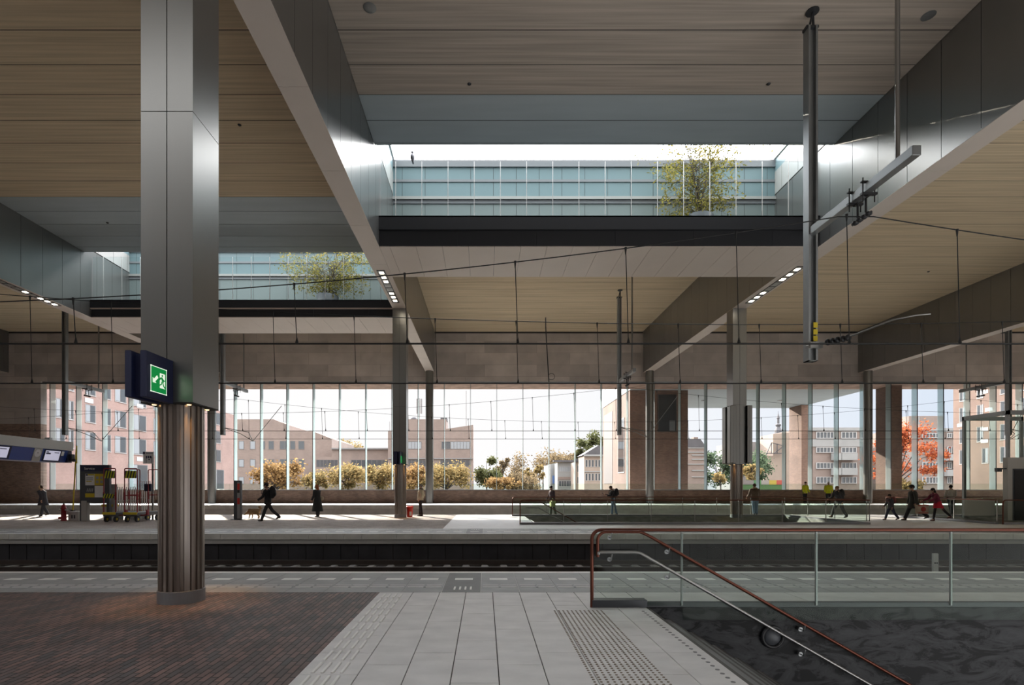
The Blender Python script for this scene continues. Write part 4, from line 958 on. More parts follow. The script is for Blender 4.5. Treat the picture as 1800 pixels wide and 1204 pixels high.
def person(label, x, y, z, h, rz, coat, trousers, hair, legs=((0, 0), (0, 0)), arms=((0, 10, .12), (0, 10, .12)), lean=4, head=(0, 0), coat_len=.55,
           skirt=None, hairlen=0.0, hat=None, shoes=(.02, .02, .02), hood=None, shirt=None, thick=1.0, collar=None, scarf=None):
    """legs: (thigh pitch, knee bend) right, left; arms: (pitch, elbow, spread); all degrees; +y is forward"""
    t = thing('person', label, 'person', (x, y, z), R(rz))
    s = h/1.75; k = thick; V = Vector
    def leg(sd, a, kb):
        hp = V((sd*.09*s, 0, 0)); a = R(a); kb = R(kb)
        kn = hp+V((sd*.01, math.sin(a), -math.cos(a)))*.42*s
        an = kn+V((0, math.sin(a-kb), -math.cos(a-kb)))*.42*s
        return hp, kn, an, a-kb
    L = [leg(1, *legs[0]), leg(-1, *legs[1])]
    zp = max(-l[2].z for l in L)+.075*s
    P = V((0, 0, zp)); L = [(a+P, b+P, c+P, d) for a, b, c, d in L]
    ln = R(lean); up = V((0, math.sin(ln), math.cos(ln))); fw = V((0, math.cos(ln), -math.sin(ln)))
    waist = P+V((0, 0, .12*s))+up*.02; chest = P+up*.36*s; sho = P+up*.50*s; neck = P+up*.565*s
    hy, hpit = head; hup = Quaternion((1, 0, 0), -R(lean*.5+hpit)) @ V((0, 0, 1)); hf = Quaternion((0, 0, 1), R(hy)) @ (Quaternion((1, 0, 0), -R(lean*.5+hpit)) @ V((0, 1, 0)))
    hc = neck+hup*.125*s+hf*.02*s; crown = hc+hup*.105*s; side = hf.cross(hup).normalized()
    A = []
    for sd, (p, e, sp) in zip((1, -1), arms):
        S0 = sho+V((sd*.185*s*min(k, 1.1), 0, -.02*s)); p_, e_ = R(p+lean*.3), R(e)
        d1 = V((sd*sp, math.sin(p_), -math.cos(p_))).normalized(); E = S0+d1*.29*s
        d2 = V((sd*sp*.2, math.sin(p_+e_), -math.cos(p_+e_))).normalized(); W = E+d2*.25*s
        A.append((S0, E, W, d2, sd))
    # body: one skinned surface, root at the pelvis
    v = [(P, (.13*s*k, .11*s*k)), (waist, (.125*s*k, .10*s*k)), (chest, (.15*s*k, .11*s*k)), (sho, (.10*s, .075*s)), (neck, .052*s), (hc-hup*.05*s+hf*.012*s, (.066*s, .075*s)), (hc+hup*.015*s, (.078*s, .092*s)), (crown-hup*.02*s, (.055*s, .066*s))]
    e = [(0, 1), (1, 2), (2, 3), (3, 4), (4, 5), (5, 6), (6, 7)]
    for l in L:
        i = len(v); f = V((0, math.cos(l[3]), math.sin(l[3])))
        v += [(l[0]-V((0, 0, .03*s)), .088*s*k), (l[1], .058*s), (l[1].lerp(l[2], .35), .055*s), (l[2], .038*s), (l[2]+V((0, .11*s, -.045*s)), (.035*s, .025*s))]
        e += [(0, i), (i, i+1), (i+1, i+2), (i+2, i+3), (i+3, i+4)]
    ex = MB()
    for S0, E, W, d2, sd in A:
        i = len(v); hd = W+d2*.055*s
        v += [(S0, .058*s), (E, .042*s), (E.lerp(W, .3), .041*s), (W, .027*s), (hd, (.036*s, .016*s))]
        e += [(3, i), (i, i+1), (i+1, i+2), (i+2, i+3), (i+3, i+4)]
        sx = V((0, 1, 0)) if abs(d2.y) < .7 else V((0, 0, 1)); sx = (sx-d2*sx.dot(d2)).normalized(); inn = V((-sd, 0, 0))
        for q, ll in enumerate((.066, .074, .07, .055)):
            b0 = hd+sx*(.026-.0175*q)*s+d2*.018*s
            ex.tube([b0, b0+d2*ll*.5*s+inn*.006*s, b0+d2*ll*.85*s+inn*.022*s], [.0095*s, .0085*s, .006*s], 6)
        b0 = W+d2*.025*s+sx*.022*s; ex.tube([b0, b0+sx*.028*s+d2*.02*s, b0+sx*.034*s+d2*.052*s+inn*.01], [.011*s, .010*s, .007*s], 6)
    ex.tube([hc+hf*.082*s+hup*.015*s, hc+hf*.104*s-hup*.022*s, hc+hf*.085*s-hup*.03*s], [.008*s, .015*s, .010*s], 6)
    for sd in (1, -1): ex.ball(hc+side*sd*.076*s-hf*.005*s-hup*.005*s, (.012*s, .022*s, .032*s), 8)
    skinmesh(v, e, 'body', SKIN, t, 1, ex)
    for sd in (1, -1):
        q = MB(); q.ball(hc+side*sd*.031*s+hf*.083*s+hup*.012*s, (.012*s, .008*s, .008*s), 8); part(q, 'eye', EYE_M, t)
    q = MB(); q.ball(hc+hf*.084*s-hup*.058*s, (.024*s, .009*s, .007*s), 8); part(q, 'mouth', LIP, t)
    # trousers / tights
    q = MB()
    for l in L: q.tube([l[0]+V((0, 0, .10*s)), l[0]-V((0, 0, .06*s)), l[0].lerp(l[1], .6), l[1], l[1].lerp(l[2], .45), l[2]+V((0, 0, .015))], [.085*s*k, .098*s*k, .080*s*k, .068*s*k, .066*s*k, .058*s*k] if skirt is None else [.08*s, .085*s, .066*s, .056*s, .055*s, .042*s], 12)
    q.loft([(P-V((0, 0, .06*s)), .15*s*k, .11*s*k), (P+V((0, 0, .06*s)), .155*s*k, .115*s*k), (P+V((0, 0, .15*s)), .145*s*k, .105*s*k)], 14)
    part(q, 'trousers' if skirt is None else 'tights', cloth(*trousers), t)
    # coat or jacket with sleeves
    hem = P-V((0, 0, (coat_len-.5)*s)) if coat_len > .5 else P+V((0, 0, (.5-coat_len)*s))
    spread = max(0, coat_len-.55)
    sway = (L[0][1]+L[1][1])*.5-P; off = V((0, sway.y*spread*.9, 0))
    q = MB(); rings = []
    if coat_len > .75: rings.append((hem+off, (.20+spread*.10)*s*k, (.17+spread*.20)*s*k))
    else: rings.append((hem, .178*s*k, .148*s*k))
    rings += [(P+V((0, 0, .10*s)), .168*s*k, .138*s*k), (waist+up*.08*s, .165*s*k, .132*s*k), (chest, .19*s*k, .145*s*k), (chest+up*.07*s, .198*s*k, .14*s*k), (sho-up*.005*s, .175*s*k, .11*s), (sho+up*.03*s, .115*s, .085*s), (neck-up*.005*s, .072*s, .070*s)]
    rings = [r_ for r_ in rings]; rings.sort(key=lambda r_: r_[0].z)
    q.loft(rings, 18)
    for S0, E, W, d2, sd in A: q.tube([S0+V((-sd*.05*s, 0, .0)), S0+V((0, 0, -.01*s)), S0.lerp(E, .5), E, E.lerp(W, .5), W-d2*.005], [.062*s*k, .072*s*k, .066*s*k, .058*s*k, .052*s*k, .045*s*k], 12)
    co = part(q, 'coat' if coat_len > .75 else 'jacket', cloth(*coat), t)
    if collar: q = MB(); q.tube([neck+V((.11*s*math.cos(a), .095*s*math.sin(a), -.01*s)) for a in (2*math.pi*i/14 for i in range(15))], .034*s, 8); part(q, 'collar', cloth(*collar), t)
    if skirt:
        q = MB(); o2 = V((0, sway.y*.5, 0)); q.loft([(P-V((0, 0, .24*s))+o2, .235*s, .225*s), (P-V((0, 0, .08*s))+o2*.4, .20*s, .175*s), (P+V((0, 0, .12*s)), .165*s, .13*s)], 18); part(q, 'skirt', cloth(*skirt), t)
    # shoes
    for l in L:
        q = MB(); f = l[2]+V((0, .05*s, -.045*s)); q.ball(f, (.045*s, .13*s, .036*s), 12, 0, Quaternion((1, 0, 0), R(0)).to_matrix() if abs(l[3]) < .5 else Quaternion((1, 0, 0), l[3]*.6).to_matrix())
        q.ball(l[2]+V((0, -.01*s, -.01)), (.045*s, .055*s, .065*s), 10); part(q, 'shoe', cloth('shoe_%d' % int(shoes[0]*100), shoes, .5), t)
    # hair
    rot = Matrix((side, hf, hup)).transposed()
    if hair:
        q = MB(); q.ball(hc+hup*.032*s-hf*.022*s, (.088*s, .098*s, .098*s), 14, 0, rot)
        if hairlen: q.loft([(hc-hup*hairlen*s-hf*.055*s, .085*s, .05*s), (hc-hup*hairlen*.5*s-hf*.055*s, .10*s, .065*s), (hc-hf*.035*s, .094*s, .08*s), (hc+hup*.06*s-hf*.03*s, .075*s, .075*s)], 12)
        part(q, 'hair', cloth(*hair), t)
    if hat:
        q = MB(); top = hc+hup*.055*s
        q.tube([top+hup*.0, top+hup*.008*s], [.135*s, .13*s], 18) if hat[2] else None
        q.ball(top+hup*.012*s, (.096*s, .104*s, .085*s), 14, 0, rot); part(q, 'hat', cloth(*hat[:2]), t)
    if hood:
        q = MB(); q.tube([hc+side*(.105*s*math.cos(a))+hup*(.12*s*math.sin(a)-.01*s)-hf*.01*s for a in (2*math.pi*i/16 for i in range(17))], .045*s, 8); part(q, 'fur_hood', cloth(*hood), t)
    if scarf: q = MB(); q.tube([neck+V((.085*s*math.cos(a), .08*s*math.sin(a), .012*s)) for a in (2*math.pi*i/14 for i in range(15))], .026*s, 8); part(q, 'scarf', cloth(*scarf), t)
    M4 = Matrix.Translation(t.location) @ Matrix.Rotation(R(rz), 4, 'Z')
    return t, M4, dict(P=P, chest=chest, sho=sho, up=up, fw=fw, A=A, s=s)
def backpack(who, label, m, size=(.15, .10, .23)):
    t, M4, d = who; s = d['s']; c = d['chest']-d['fw']*(.095+size[1])*s+d['up']*.03*s
    o = thing('backpack', label, 'backpack', M4 @ c, t.rotation_euler.z)
    q = MB(); q.ball((0, 0, 0), (size[0]*s*1.1, size[1]*s*1.15, size[2]*s*1.08), 14); part(q, 'body', m, o)
    q = MB(); q.ball((0, -size[1]*s*.85, -size[2]*s*.3), (size[0]*s*.75, size[1]*s*.45, size[2]*s*.42), 12); part(q, 'pocket', m, o)
    for sd in (1, -1):
        q = MB(); q.tube([(sd*.07*s, size[1]*s*.7, .17*s), (sd*.10*s, (.12+size[1])*s, .20*s), (sd*.11*s, (.27+size[1])*s, .10*s), (sd*.12*s, (.30+size[1])*s, -.05*s), (sd*.14*s, size[1]*s*.8, -.17*s)], .016, 8); part(q, 'strap', m, o)
    return o
dk = lambda n, c: (n, c)
BLK = ('black_cloth', (.018, .018, .022)); DKB = ('dark_denim', (.03, .04, .07)); JEAN = ('blue_denim', (.16, .22, .32)); BRN = ('brown_hair', (.06, .035, .02)); BKH = ('black_hair', (.012, .010, .010))
def G(xp, yp, z=0): Y = FPX*(EYE-z)/(yp-CY); return px(xp, Y), Y
x, y = G(471, 916.5)
p = person('person in dark clothes with a dark backpack striding left behind the dog', x, y, 0, 1.87, 90, BLK, ('charcoal_trousers', (.03, .03, .035)), BKH, ((24, 5), (-30, 18)), ((-14, 18, .10), (18, 35, .10)), 5, (0, 8), .62)
backpack(p, 'black backpack on the person striding behind the dog', cloth(*BLK), (.15, .13, .26))
pm = p
x, y = G(558, 908.5)
p = person('person with long red hair in a long dark coat standing on the sunlit platform', x, y, 0, 1.74, 70, ('long_dark_coat', (.014, .018, .02)), BLK, ('auburn_hair', (.30, .10, .03)), ((2, 2), (-3, 2)), ((10, 70, .10), (5, 25, .12)), 3, (20, 5), 1.12, hairlen=.20, thick=1.12)
t_, M4, d = p
o = thing('shoulder_bag', 'pale shoulder bag on the person in the long dark coat', 'bag', M4 @ Vector((.22, -.12, .98)), R(70))
q = MB(); q.ball((0, 0, 0), (.045, .13, .12), 12); part(q, 'body', cloth('pale_bag', (.45, .38, .28)), o)
q = MB(); q.tube([(0, .05, .08), (-.08, .19, .32), (-.28, .22, .48), (-.38, .09, .50)], .012, 6); part(q, 'strap', cloth('pale_bag', (.45, .38, .28)), o)
x, y = G(739, 907)
person('person in a beige jacket standing hands in pockets beside the red bucket', x, y, 0, 1.76, 85, ('beige_jacket', (.52, .46, .33)), BLK, ('grey_hair', (.22, .20, .18)), ((3, 0), (-5, 3)), ((-22, 55, .20), (-18, 50, .20)), -4, (0, 3), .56, collar=('dark_collar', (.03, .03, .04)), thick=1.12)
x, y = G(76, 907)
person('person in a fur-trimmed dark parka walking left before the dark brick wall', x, y, 0, 1.72, 90, ('dark_parka', (.035, .035, .045)), ('slate_trousers', (.05, .055, .07)), BRN, ((14, 4), (-16, 16)), ((20, 10, .1), (-34, 25, .12)), 9, (0, 12), .80, hood=('fur_trim', (.36, .24, .13)), thick=1.15)
x, y = G(971, 906)
p = person('person in a dark plum jacket behind the left end of the far stair glass', x, y, 0, 1.68, 110, ('plum_jacket', (.07, .045, .06)), ('grey_green_trousers', (.10, .11, .10)), BKH, ((6, 4), (-8, 6)), ((10, 40, .12), (-5, 20, .12)), 4, (30, 14), .62, thick=1.1)
t_, M4, d = p
o = thing('carrier_bag', 'pale yellow carrier bag held by the person in the plum jacket', 'bag', M4 @ Vector((-.26, .12, .50)), R(110))
q = MB(); q.prism([(-.19, 0), (.19, 0), (.22, .34), (-.22, .34)], -.07, .07, 0, 'y'); part(q, 'body', cloth('pale_yellow_bag', (.60, .62, .30)), o)
q = MB(); q.tube([(-.09, 0, .34), (-.06, 0, .44), (.06, 0, .44), (.09, 0, .34)], .01, 6); part(q, 'handle', cloth('pale_yellow_bag', (.60, .62, .30)), o)
x, y = G(1078, 906)
p = person('person with a black backpack looking down at a phone behind the stair glass', x, y, 0, 1.70, 90, BLK, JEAN, BRN, ((5, 2), (-8, 8)), ((22, 78, .06), (20, 72, .06)), 6, (0, 30), .60)
backpack(p, 'black backpack on the person looking at a phone', cloth(*BLK), (.14, .12, .22))
t_, M4, d = p; W = d['A'][0][2]+d['A'][0][3]*.1
o = MB(); o.cbox(-.035, .035, -.008, .008, -.07, .07, .004); po = part(o, 'phone', M['black'], None); po.location = M4 @ (W+Vector((0, .03, .04))); po.rotation_euler = (R(-35), 0, R(90)); tag(po, 'black phone held by the person with the black backpack', 'phone')
x, y = G(1327, 905.5)
person('person seen from behind in a brown fur-collared jacket and jeans beside the ribbed column', x, y, 0, 1.80, 5, ('brown_jacket', (.085, .06, .04)), JEAN, BRN, ((0, 0), (-3, 4)), ((8, 45, .28), (8, 45, .28)), 2, (0, 6), .60, collar=('tan_fur', (.33, .22, .12)), thick=1.18)
for (xp, xo, lb, ln_) in ((1415, 41.2, 'person in a yellow safety vest on the rear platform, standing alone', 3), (1456, 41.0, 'person in a yellow safety vest on the rear platform, partly hidden by a dark coat', 3)):
    p = person(lb, px(xp, xo), xo, .28, 1.72, 195 if xp < 1430 else 160, ('safety_yellow', (.62, .66, .02)), BLK, BRN, ((2, 0), (-2, 2)), ((5, 30, .16), (5, 25, .16)), ln_, (0, 5), .60, hat=None if xp < 1430 else ('white_helmet', (.7, .7, .68), False), thick=1.1)
x, y = G(1468, 909.5)
p = person('person in dark clothes walking left with long stride inside the far stair rail end', x+.2, y, 0, 1.74, 95, BLK, ('charcoal_trousers', (.03, .03, .035)), ('light_brown_hair', (.20, .12, .06)), ((28, 8), (-18, 14)), ((22, 35, .14), (-20, 20, .12)), 8, (0, 6), .66, thick=1.12)
backpack(p, 'dark backpack on the person walking left near the yellow vest', cloth(*BLK), (.15, .11, .22))
x, y = G(1566, 914)
p = person('child in a dark jacket walking left ahead of the grown-ups', x, y, 0, 1.30, 80, ('child_jacket', (.05, .05, .06)), DKB, BKH, ((22, 6), (-20, 14)), ((12, 25, .12), (-12, 20, .12)), 6, (0, 4), .62, thick=1.1)
backpack(p, 'small red and dark backpack on the walking child', cloth('maroon_pack', (.16, .05, .05)), (.16, .11, .22))
x, y = G(1606, 915)
p = person('person in a dark coat and brimmed hat carrying a patterned shopping bag', x, y, 0, 1.76, 75, ('olive_coat', (.04, .04, .035)), BLK, BKH, ((24, 5), (-30, 16)), ((4, 10, .16), (-6, 12, .16)), 4, (0, 4), .78, hat=('black_hat', (.012, .012, .012), True), thick=1.16)
t_, M4, d = p; W = d['A'][0][2]
o = thing('shopping_bag', 'red and cream patterned shopping bag carried by the person in the hat', 'bag', M4 @ (Vector((-.24, -.22, .34))), R(5))
q = MB(); q.prism([(-.25, 0), (.25, 0), (.28, .42), (-.28, .42)], -.08, .08, 0, 'y'); part(q, 'body', cloth('cream_bag', (.46, .38, .30)), o)
q = MB(); q.prism([(-.13+.13*math.cos(a)+.13, .21+.12*math.sin(a)) for a in (2*math.pi*i/16 for i in range(16))], -.085, -.08, 0, 'y'); q.box(-.27, .27, -.084, -.08, .36, .41); q.box(-.25, .25, -.084, -.08, .02, .06); part(q, 'print', cloth('bag_red', (.34, .05, .04)), o)
q = MB(); q.tube([(-.1, 0, .42), (-.07, 0, .54), (.07, 0, .54), (.1, 0, .42)], .012, 6); part(q, 'handle', cloth('bag_red', (.34, .05, .04)), o)
x, y = G(1648, 916)
person('girl with long black hair in a red patterned top and red skirt leaning left', x, y, 0, 1.60, 80, ('red_check_top', (.16, .02, .05)), BLK, BKH, ((10, 3), (-34, 8)), ((30, 35, .10), (26, 30, .10)), 17, (0, 8), .50, skirt=('red_skirt', (.50, .015, .04)), hairlen=.30, shoes=(.07, .02, .02))
x, y = G(1672, 905)
person('person in a pale jacket leaning on the rail behind the girl in red', x, y, 0, 1.72, -20, ('pale_jacket', (.50, .48, .45)), ('slate_trousers', (.05, .055, .07)), BKH, ((0, 0), (-14, 4)), ((18, 60, .26), (-10, 40, .30)), 3, (0, 5), .56)
# ------------------------------------------------------------------ dog on a lead
x, y = G(448, 911.5)
t = thing('dog', 'small shaggy golden dog with curled tail walking left ahead of the dark-clad person', 'dog', (x, y, 0), R(90))
V = Vector
v = [(V((0, -.16, .36)), (.095, .10)), (V((0, 0, .355)), (.10, .11)), (V((0, .17, .35)), (.10, .125)), (V((0, .27, .36)), (.075, .085)), (V((0, .36, .32)), (.07, .07)), (V((0, .43, .26)), (.062, .06)), (V((0, .51, .20)), (.036, .034)), (V((0, .545, .18)), (.024, .022))]
e = [(0, 1), (1, 2), (2, 3), (3, 4), (4, 5), (5, 6), (6, 7)]
for sd in (1, -1):
    i = len(v); f = .05*sd
    v += [(V((sd*.06, -.17, .30)), (.06, .07)), (V((sd*.065, -.13+f, .21)), .042), (V((sd*.065, -.21+f, .12)), .026), (V((sd*.065, -.19+f, .03)), .024), (V((sd*.065, -.15+f, .015)), (.026, .018))]
    e += [(0, i), (i, i+1), (i+1, i+2), (i+2, i+3), (i+3, i+4)]
    i = len(v)
    v += [(V((sd*.06, .19, .27)), (.05, .06)), (V((sd*.06, .19-f, .15)), .032), (V((sd*.06, .21-f, .03)), .024), (V((sd*.06, .245-f, .015)), (.026, .018))]
    e += [(2, i), (i, i+1), (i+1, i+2), (i+2, i+3)]
i = len(v)
v += [(V((0, -.25, .44)), .05), (V((0, -.31, .52)), .07), (V((0, -.26, .60)), .085), (V((0, -.17, .57)), .075)]; e += [(0, i), (i, i+1), (i+1, i+2), (i+2, i+3)]
ex = MB()
for sd in (1, -1): ex.tube([(sd*.045, .40, .33), (sd*.065, .39, .29), (sd*.07, .40, .22)], [.02, .03, .015], 8)
rn = random.Random(4)
for _ in range(260):
    a = rn.random()*6.28; yy = rn.uniform(-.22, .30); p0 = V((math.cos(a)*.10, yy, .355+math.sin(a)*.12)); d_ = V((math.cos(a)*.3, -.6+rn.gauss(0, .2), -.55)).normalized()
    ex.tube([p0-d_*.02, p0+d_*.06], [.02, .003], 4)
fur = mat('golden_fur', (.42, .28, .14), .9, var=.3, scale=20)
skinmesh(v, e, 'body', fur, t, 1, ex)
q = MB(); q.ball((0, .565, .185), (.016, .012, .012), 8); part(q, 'nose', EYE_M, t)
for sd in (1, -1): q = MB(); q.ball((sd*.04, .475, .262), .011, 8); part(q, 'eye', EYE_M, t)
q = MB(); q.tube([(.09*math.cos(a), .30+.02*math.sin(a), .35+.09*math.sin(a)) for a in (2*math.pi*i/14 for i in range(15))], .012, 6); part(q, 'collar', cloth('red_collar', (.3, .02, .02)), t)
Wp = pm[1] @ (pm[2]['A'][0][2]+Vector((0, 0, -.08))); c0 = Matrix.Translation(t.location) @ Matrix.Rotation(R(90), 4, 'Z') @ Vector((0, .28, .44))
o = MB().tube([Wp, Wp.lerp(c0, .5)-Vector((0, 0, .12)), c0], .006, 6).build('dog_lead', M['black']); tag(o, 'thin dark lead between the golden dog and its walker', 'lead')
# ------------------------------------------------------------------ the town beyond the glass wall
GZ = -6.0
b = MB(); b.box(-700, 700, 44.6, 900, GZ-.5, GZ); struct(b.build('ground_street', mat('street_ground', (.10, .095, .085), .9, var=.3, scale=.2)))
EX = dict(
    brown=brick('town_brown_brick', (.19, .138, .115), (.165, .12, .102), (.185, .15, .128), .5, .16, .02, 'xz', .85, .5, .12, 0, .3),
    pink=brick('town_pink_brick', (.20, .125, .105), (.17, .10, .085), (.19, .14, .12), .26, .085, .01, 'yz', .85, .5, .12, 0, .4),
    orange=brick('town_orange_brick', (.135, .082, .060), (.115, .068, .05), (.13, .095, .075), .26, .085, .01, 'yz', .85, .5, .15, 0, .4),
    pier=brick('pier_brick_sun_dimmed', (.165, .10, .073), (.125, .076, .058), (.155, .115, .092), .24, .075, .009, 'yz', .85, .5, .18, 0, .5),  # same brick as the fronts, colour darkened to offset sun on the sides
    pierx=brick('pier_brick_front', (.27, .165, .12), (.20, .12, .09), (.24, .18, .14), .24, .075, .009, 'xz', .85, .5, .18, 0, .5),  # brighter copy of the pier brick for faces out of the sun
    white=mat('town_white_render', (.21, .205, .195), .8, var=.08, scale=.4),
    roof=mat('town_slate_roof', (.06, .055, .058), .7, var=.15, scale=1),
    beige=mat('town_beige_render', (.24, .185, .145), .8, var=.1, scale=.5),
    pane=mat('town_window_pane', (.05, .055, .06), .15), panel=mat('town_pale_pane', (.20, .21, .22), .2), fr=mat('town_window_frame', (.10, .09, .085), .6),
    frw=mat('town_white_frame', (.28, .27, .26), .6), concrete=mat('town_concrete', (.16, .15, .145), .8, var=.1))
def building(nm, label, Y, outline, depth, m, wins=(), cat='building', extras=(), zb=GZ):
    xs = [px(p[0], Y) for p in outline]; t = thing(nm, label, cat, (sum(xs)/len(xs), Y, zb))
    b = MB(); b.prism([(px(x, Y), max(zb, pz(y, Y)) if y < 866 else zb) for x, y in outline], Y, Y+depth); b.build('wall', m, t)
    for w in wins:
        x0, y0, x1, y1 = w[:4]; n = w[4] if len(w) > 4 else 1; pm_ = EX['panel' if len(w) > 5 else 'pane']
        X0, X1, Z0, Z1 = px(x0, Y), px(x1, Y), pz(y1, Y), pz(y0, Y); f = .06*(X1-X0)/n+.04
        b = MB(); b.box(X0, X1, Y-.04, Y+.05, Z0, Z0+f); b.box(X0, X1, Y-.04, Y+.05, Z1-f, Z1)
        for k in range(n+1): xx = X0+(X1-X0-f)*k/n; b.box(xx, xx+f, Y-.04, Y+.05, Z0+f, Z1-f)
        wo = b.build('window', EX['fr' if m in (EX['brown'],) else 'frw'], t)
        b = MB(); b.box(X0+f*.5, X1-f*.5, Y-.02, Y-.005, Z0+f*.5, Z1-f*.5); b.build('pane', pm_, wo)
    for (en, x0, y0, x1, y1, em, dy) in extras:
        b = MB(); b.box(px(x0, Y), px(x1, Y), Y-dy, Y+.3, pz(y1, Y), pz(y0, Y)); b.build(en, em, t)
    return t
t = building('office_block', 'brown brick office with stepped sloping roof, behind the man with the dog', 130, [(384, 870), (384, 737), (481, 737), (505, 746), (505, 757), (548, 757), (583, 771), (583, 870)], 22, EX['brown'],
    [w for y0, y1 in ((775, 790), (807, 821), (838, 851)) for w in ((388, y0, 395, y1), (419.6, y0, 429, y1, 1, 1), (439.5, y0, 449, y1, 1, 1), (460, y0, 466, y1), (472, y0, 481.5, y1), (492, y0, 508, y1, 2), (510, y0, 519, y1), (524.5, y0, 535, y1))])
building('office_wing', 'low brown brick wing with long window band left of the middle column', 127, [(553, 870), (553, 803), (583, 803), (583, 789.5), (692, 789.5), (692, 870)], 2.9, EX['brown'], [(556, 808, 594, 821, 6), (617, 808, 690, 821, 8)],
    extras=[('cornice', 583, 787.5, 692, 790, EX['concrete'], .4)])
t = building('office_tower', 'brown office with rooftop mast and slanted top behind the man in beige', 120, [(682, 870), (682, 757), (717, 757), (717, 737), (784, 737), (784, 754), (830, 747), (831.5, 747), (831.5, 870)], 6.9, EX['brown'],
    [(717, 776, 741, 789.5, 4, 1), (776, 776, 792, 789.5, 2), (792, 776, 826, 789.5, 6, 1), (717, 808, 750, 820, 5), (774, 808, 826, 820, 7)], extras=[('band', 683, 805, 831, 807, EX['concrete'], .2)])
Y = 122
def mastpart(nm, x, y0, y1, r, m=EX['concrete']): q = MB(); q.tube([(px(x, Y), Y, pz(y1, Y)), (px(x, Y), Y, pz(y0, Y))], r, 8); q.build(nm, m, t)
mastpart('mast', 737, 700, 739, .10); mastpart('antenna', 733.5, 701, 727, .22); mastpart('antenna', 740.5, 701, 727, .22); mastpart('flagpole', 819.5, 687, 748, .07); mastpart('aerial', 685, 741, 758, .06); mastpart('aerial', 790, 733, 753, .05)
q = MB(); q.ball((px(727, Y), Y, pz(737, Y)), (.75, .75, .6), 12); q.build('roof_vent', EX['roof'], t); q = MB(); q.box(px(775, Y), px(786, Y), Y-1, Y+2, pz(740, Y), pz(735, Y)); q.build('roof_plant', EX['roof'], t)
# terrace and white houses
building('terraced_house', 'brick house with steep slate gable at the right end of the row', 112, [(1027, 870), (1027, 801), (1060, 799), (1060, 870)], 7, EX['beige'], [(x, y, x+4, y+13, 1) for y in (808, 832) for x in (1029, 1034.5, 1040, 1046, 1051.5)],
    extras=[('cornice', 1026, 799, 1060, 802, EX['white'], .4), ('band', 1027, 828, 1060, 830, EX['white'], .1)])
Y = 112; q = MB(); q.prism([(px(1024, Y), pz(800, Y)), (px(1052, Y), pz(782.5, Y)), (px(1062, Y), pz(786, Y)), (px(1062, Y), pz(799, Y))], Y-.2, Y+7); o = q.build('house_roof', EX['roof']); tag(o, 'steep slate roof of the right end house of the row', 'roof')
building('terraced_house', 'narrow pale brick house with grey roof in the middle of the row', 120, [(1012, 870), (1012, 812), (1027, 808), (1027, 870)], 7, EX['beige'], [(x, y, x+2.6, y+12) for y in (818, 838) for x in (1014.5, 1018.5, 1022.5)], extras=[('roof', 1011, 806, 1027, 812, EX['roof'], .5)])
building('white_house', 'flat-roofed white house with ribbon windows in the row', 128, [(980, 870), (980, 814), (1006, 809), (1010, 809), (1010, 870)], 5.5, EX['white'], [(982, 820, 1005, 829, 7, 1), (982, 845, 1005, 855, 5)], extras=[('flat_roof', 972, 809, 1008, 812, EX['roof'], .8), ('brick_base', 981, 838, 1008, 843, EX['brown'], .1)])
building('white_house', 'white house with a blue door panel at the left of the row', 134, [(967, 870), (967, 816), (980, 813), (980, 870)], 14, EX['white'], [(969, 822, 972, 834, 1, 1), (974, 822, 978, 834, 1, 1)], extras=[('blue_panel', 971, 836, 977, 850, mat('town_blue_panel', (.06, .12, .28), .5), .1)])
building('white_house', 'smallest white house at the far left end of the row', 150, [(953, 870), (953, 826), (967, 822), (967, 870)], 14, EX['white'], [(955, 832, 958, 841), (961, 831, 964.5, 841), (955, 848, 958, 856), (961, 848, 964.5, 856)])
# right-hand town
t = building('striped_house', 'brick house with white bands and a chimney between the brick piers', 75, [(1206, 870), (1206, 786), (1240, 786), (1240, 870)], 10, EX['brown'], [], extras=[('band', a, y, 1240, y+1.7, EX['white'], .08) for a, y in ((1207, 786.5), (1207, 794), (1216, 799), (1216, 806.5), (1207, 815), (1216, 826), (1216, 837.5))])
Y = 75; q = MB(); q.prism([(px(1206, Y), pz(786, Y)), (px(1206, Y), pz(772, Y)), (px(1231, Y), pz(772, Y)), (px(1241, Y), pz(786, Y))], Y-.1, Y+10); q.build('roof', EX['roof'], t); q = MB(); q.box(px(1224.5, Y), px(1232, Y), Y+1, Y+2, pz(786, Y), pz(767, Y)); q.build('chimney', EX['brown'], t)
Y = 260; cxs = px(1368, Y); s_ = Y/FPX
t = thing('church_spire', 'slender dark church spire rising behind the beige house', 'church tower', (cxs, Y, GZ))
q = MB(); q.lathe([(6.5*s_, GZ), (6.5*s_, pz(762, Y)), (5.8*s_, pz(757, Y)), (3.2*s_, pz(750, Y)), (4.6*s_, pz(747.5, Y)), (4.2*s_, pz(745.5, Y)), (2.2*s_, pz(744.5, Y))], (cxs, Y, 0), 10, 0, False); q.build('tower', EX['roof'], t)
q = MB(); q.lathe([(2.0*s_, pz(744.5, Y)), (2.0*s_, pz(736, Y)), (2.9*s_, pz(735, Y)), (1.5*s_, pz(731, Y)), (.5*s_, pz(727.5, Y)), (.2*s_, pz(722, Y))], (cxs, Y, 0), 8, 0, False); q.build('lantern', EX['roof'], t)
t = building('beige_house', 'beige house with roof stair below the church spire', 95, [(1345, 870), (1345, 801), (1359, 801), (1359, 763), (1390, 760), (1390, 870)], 4.5, EX['beige'], [])
Y = 94.6
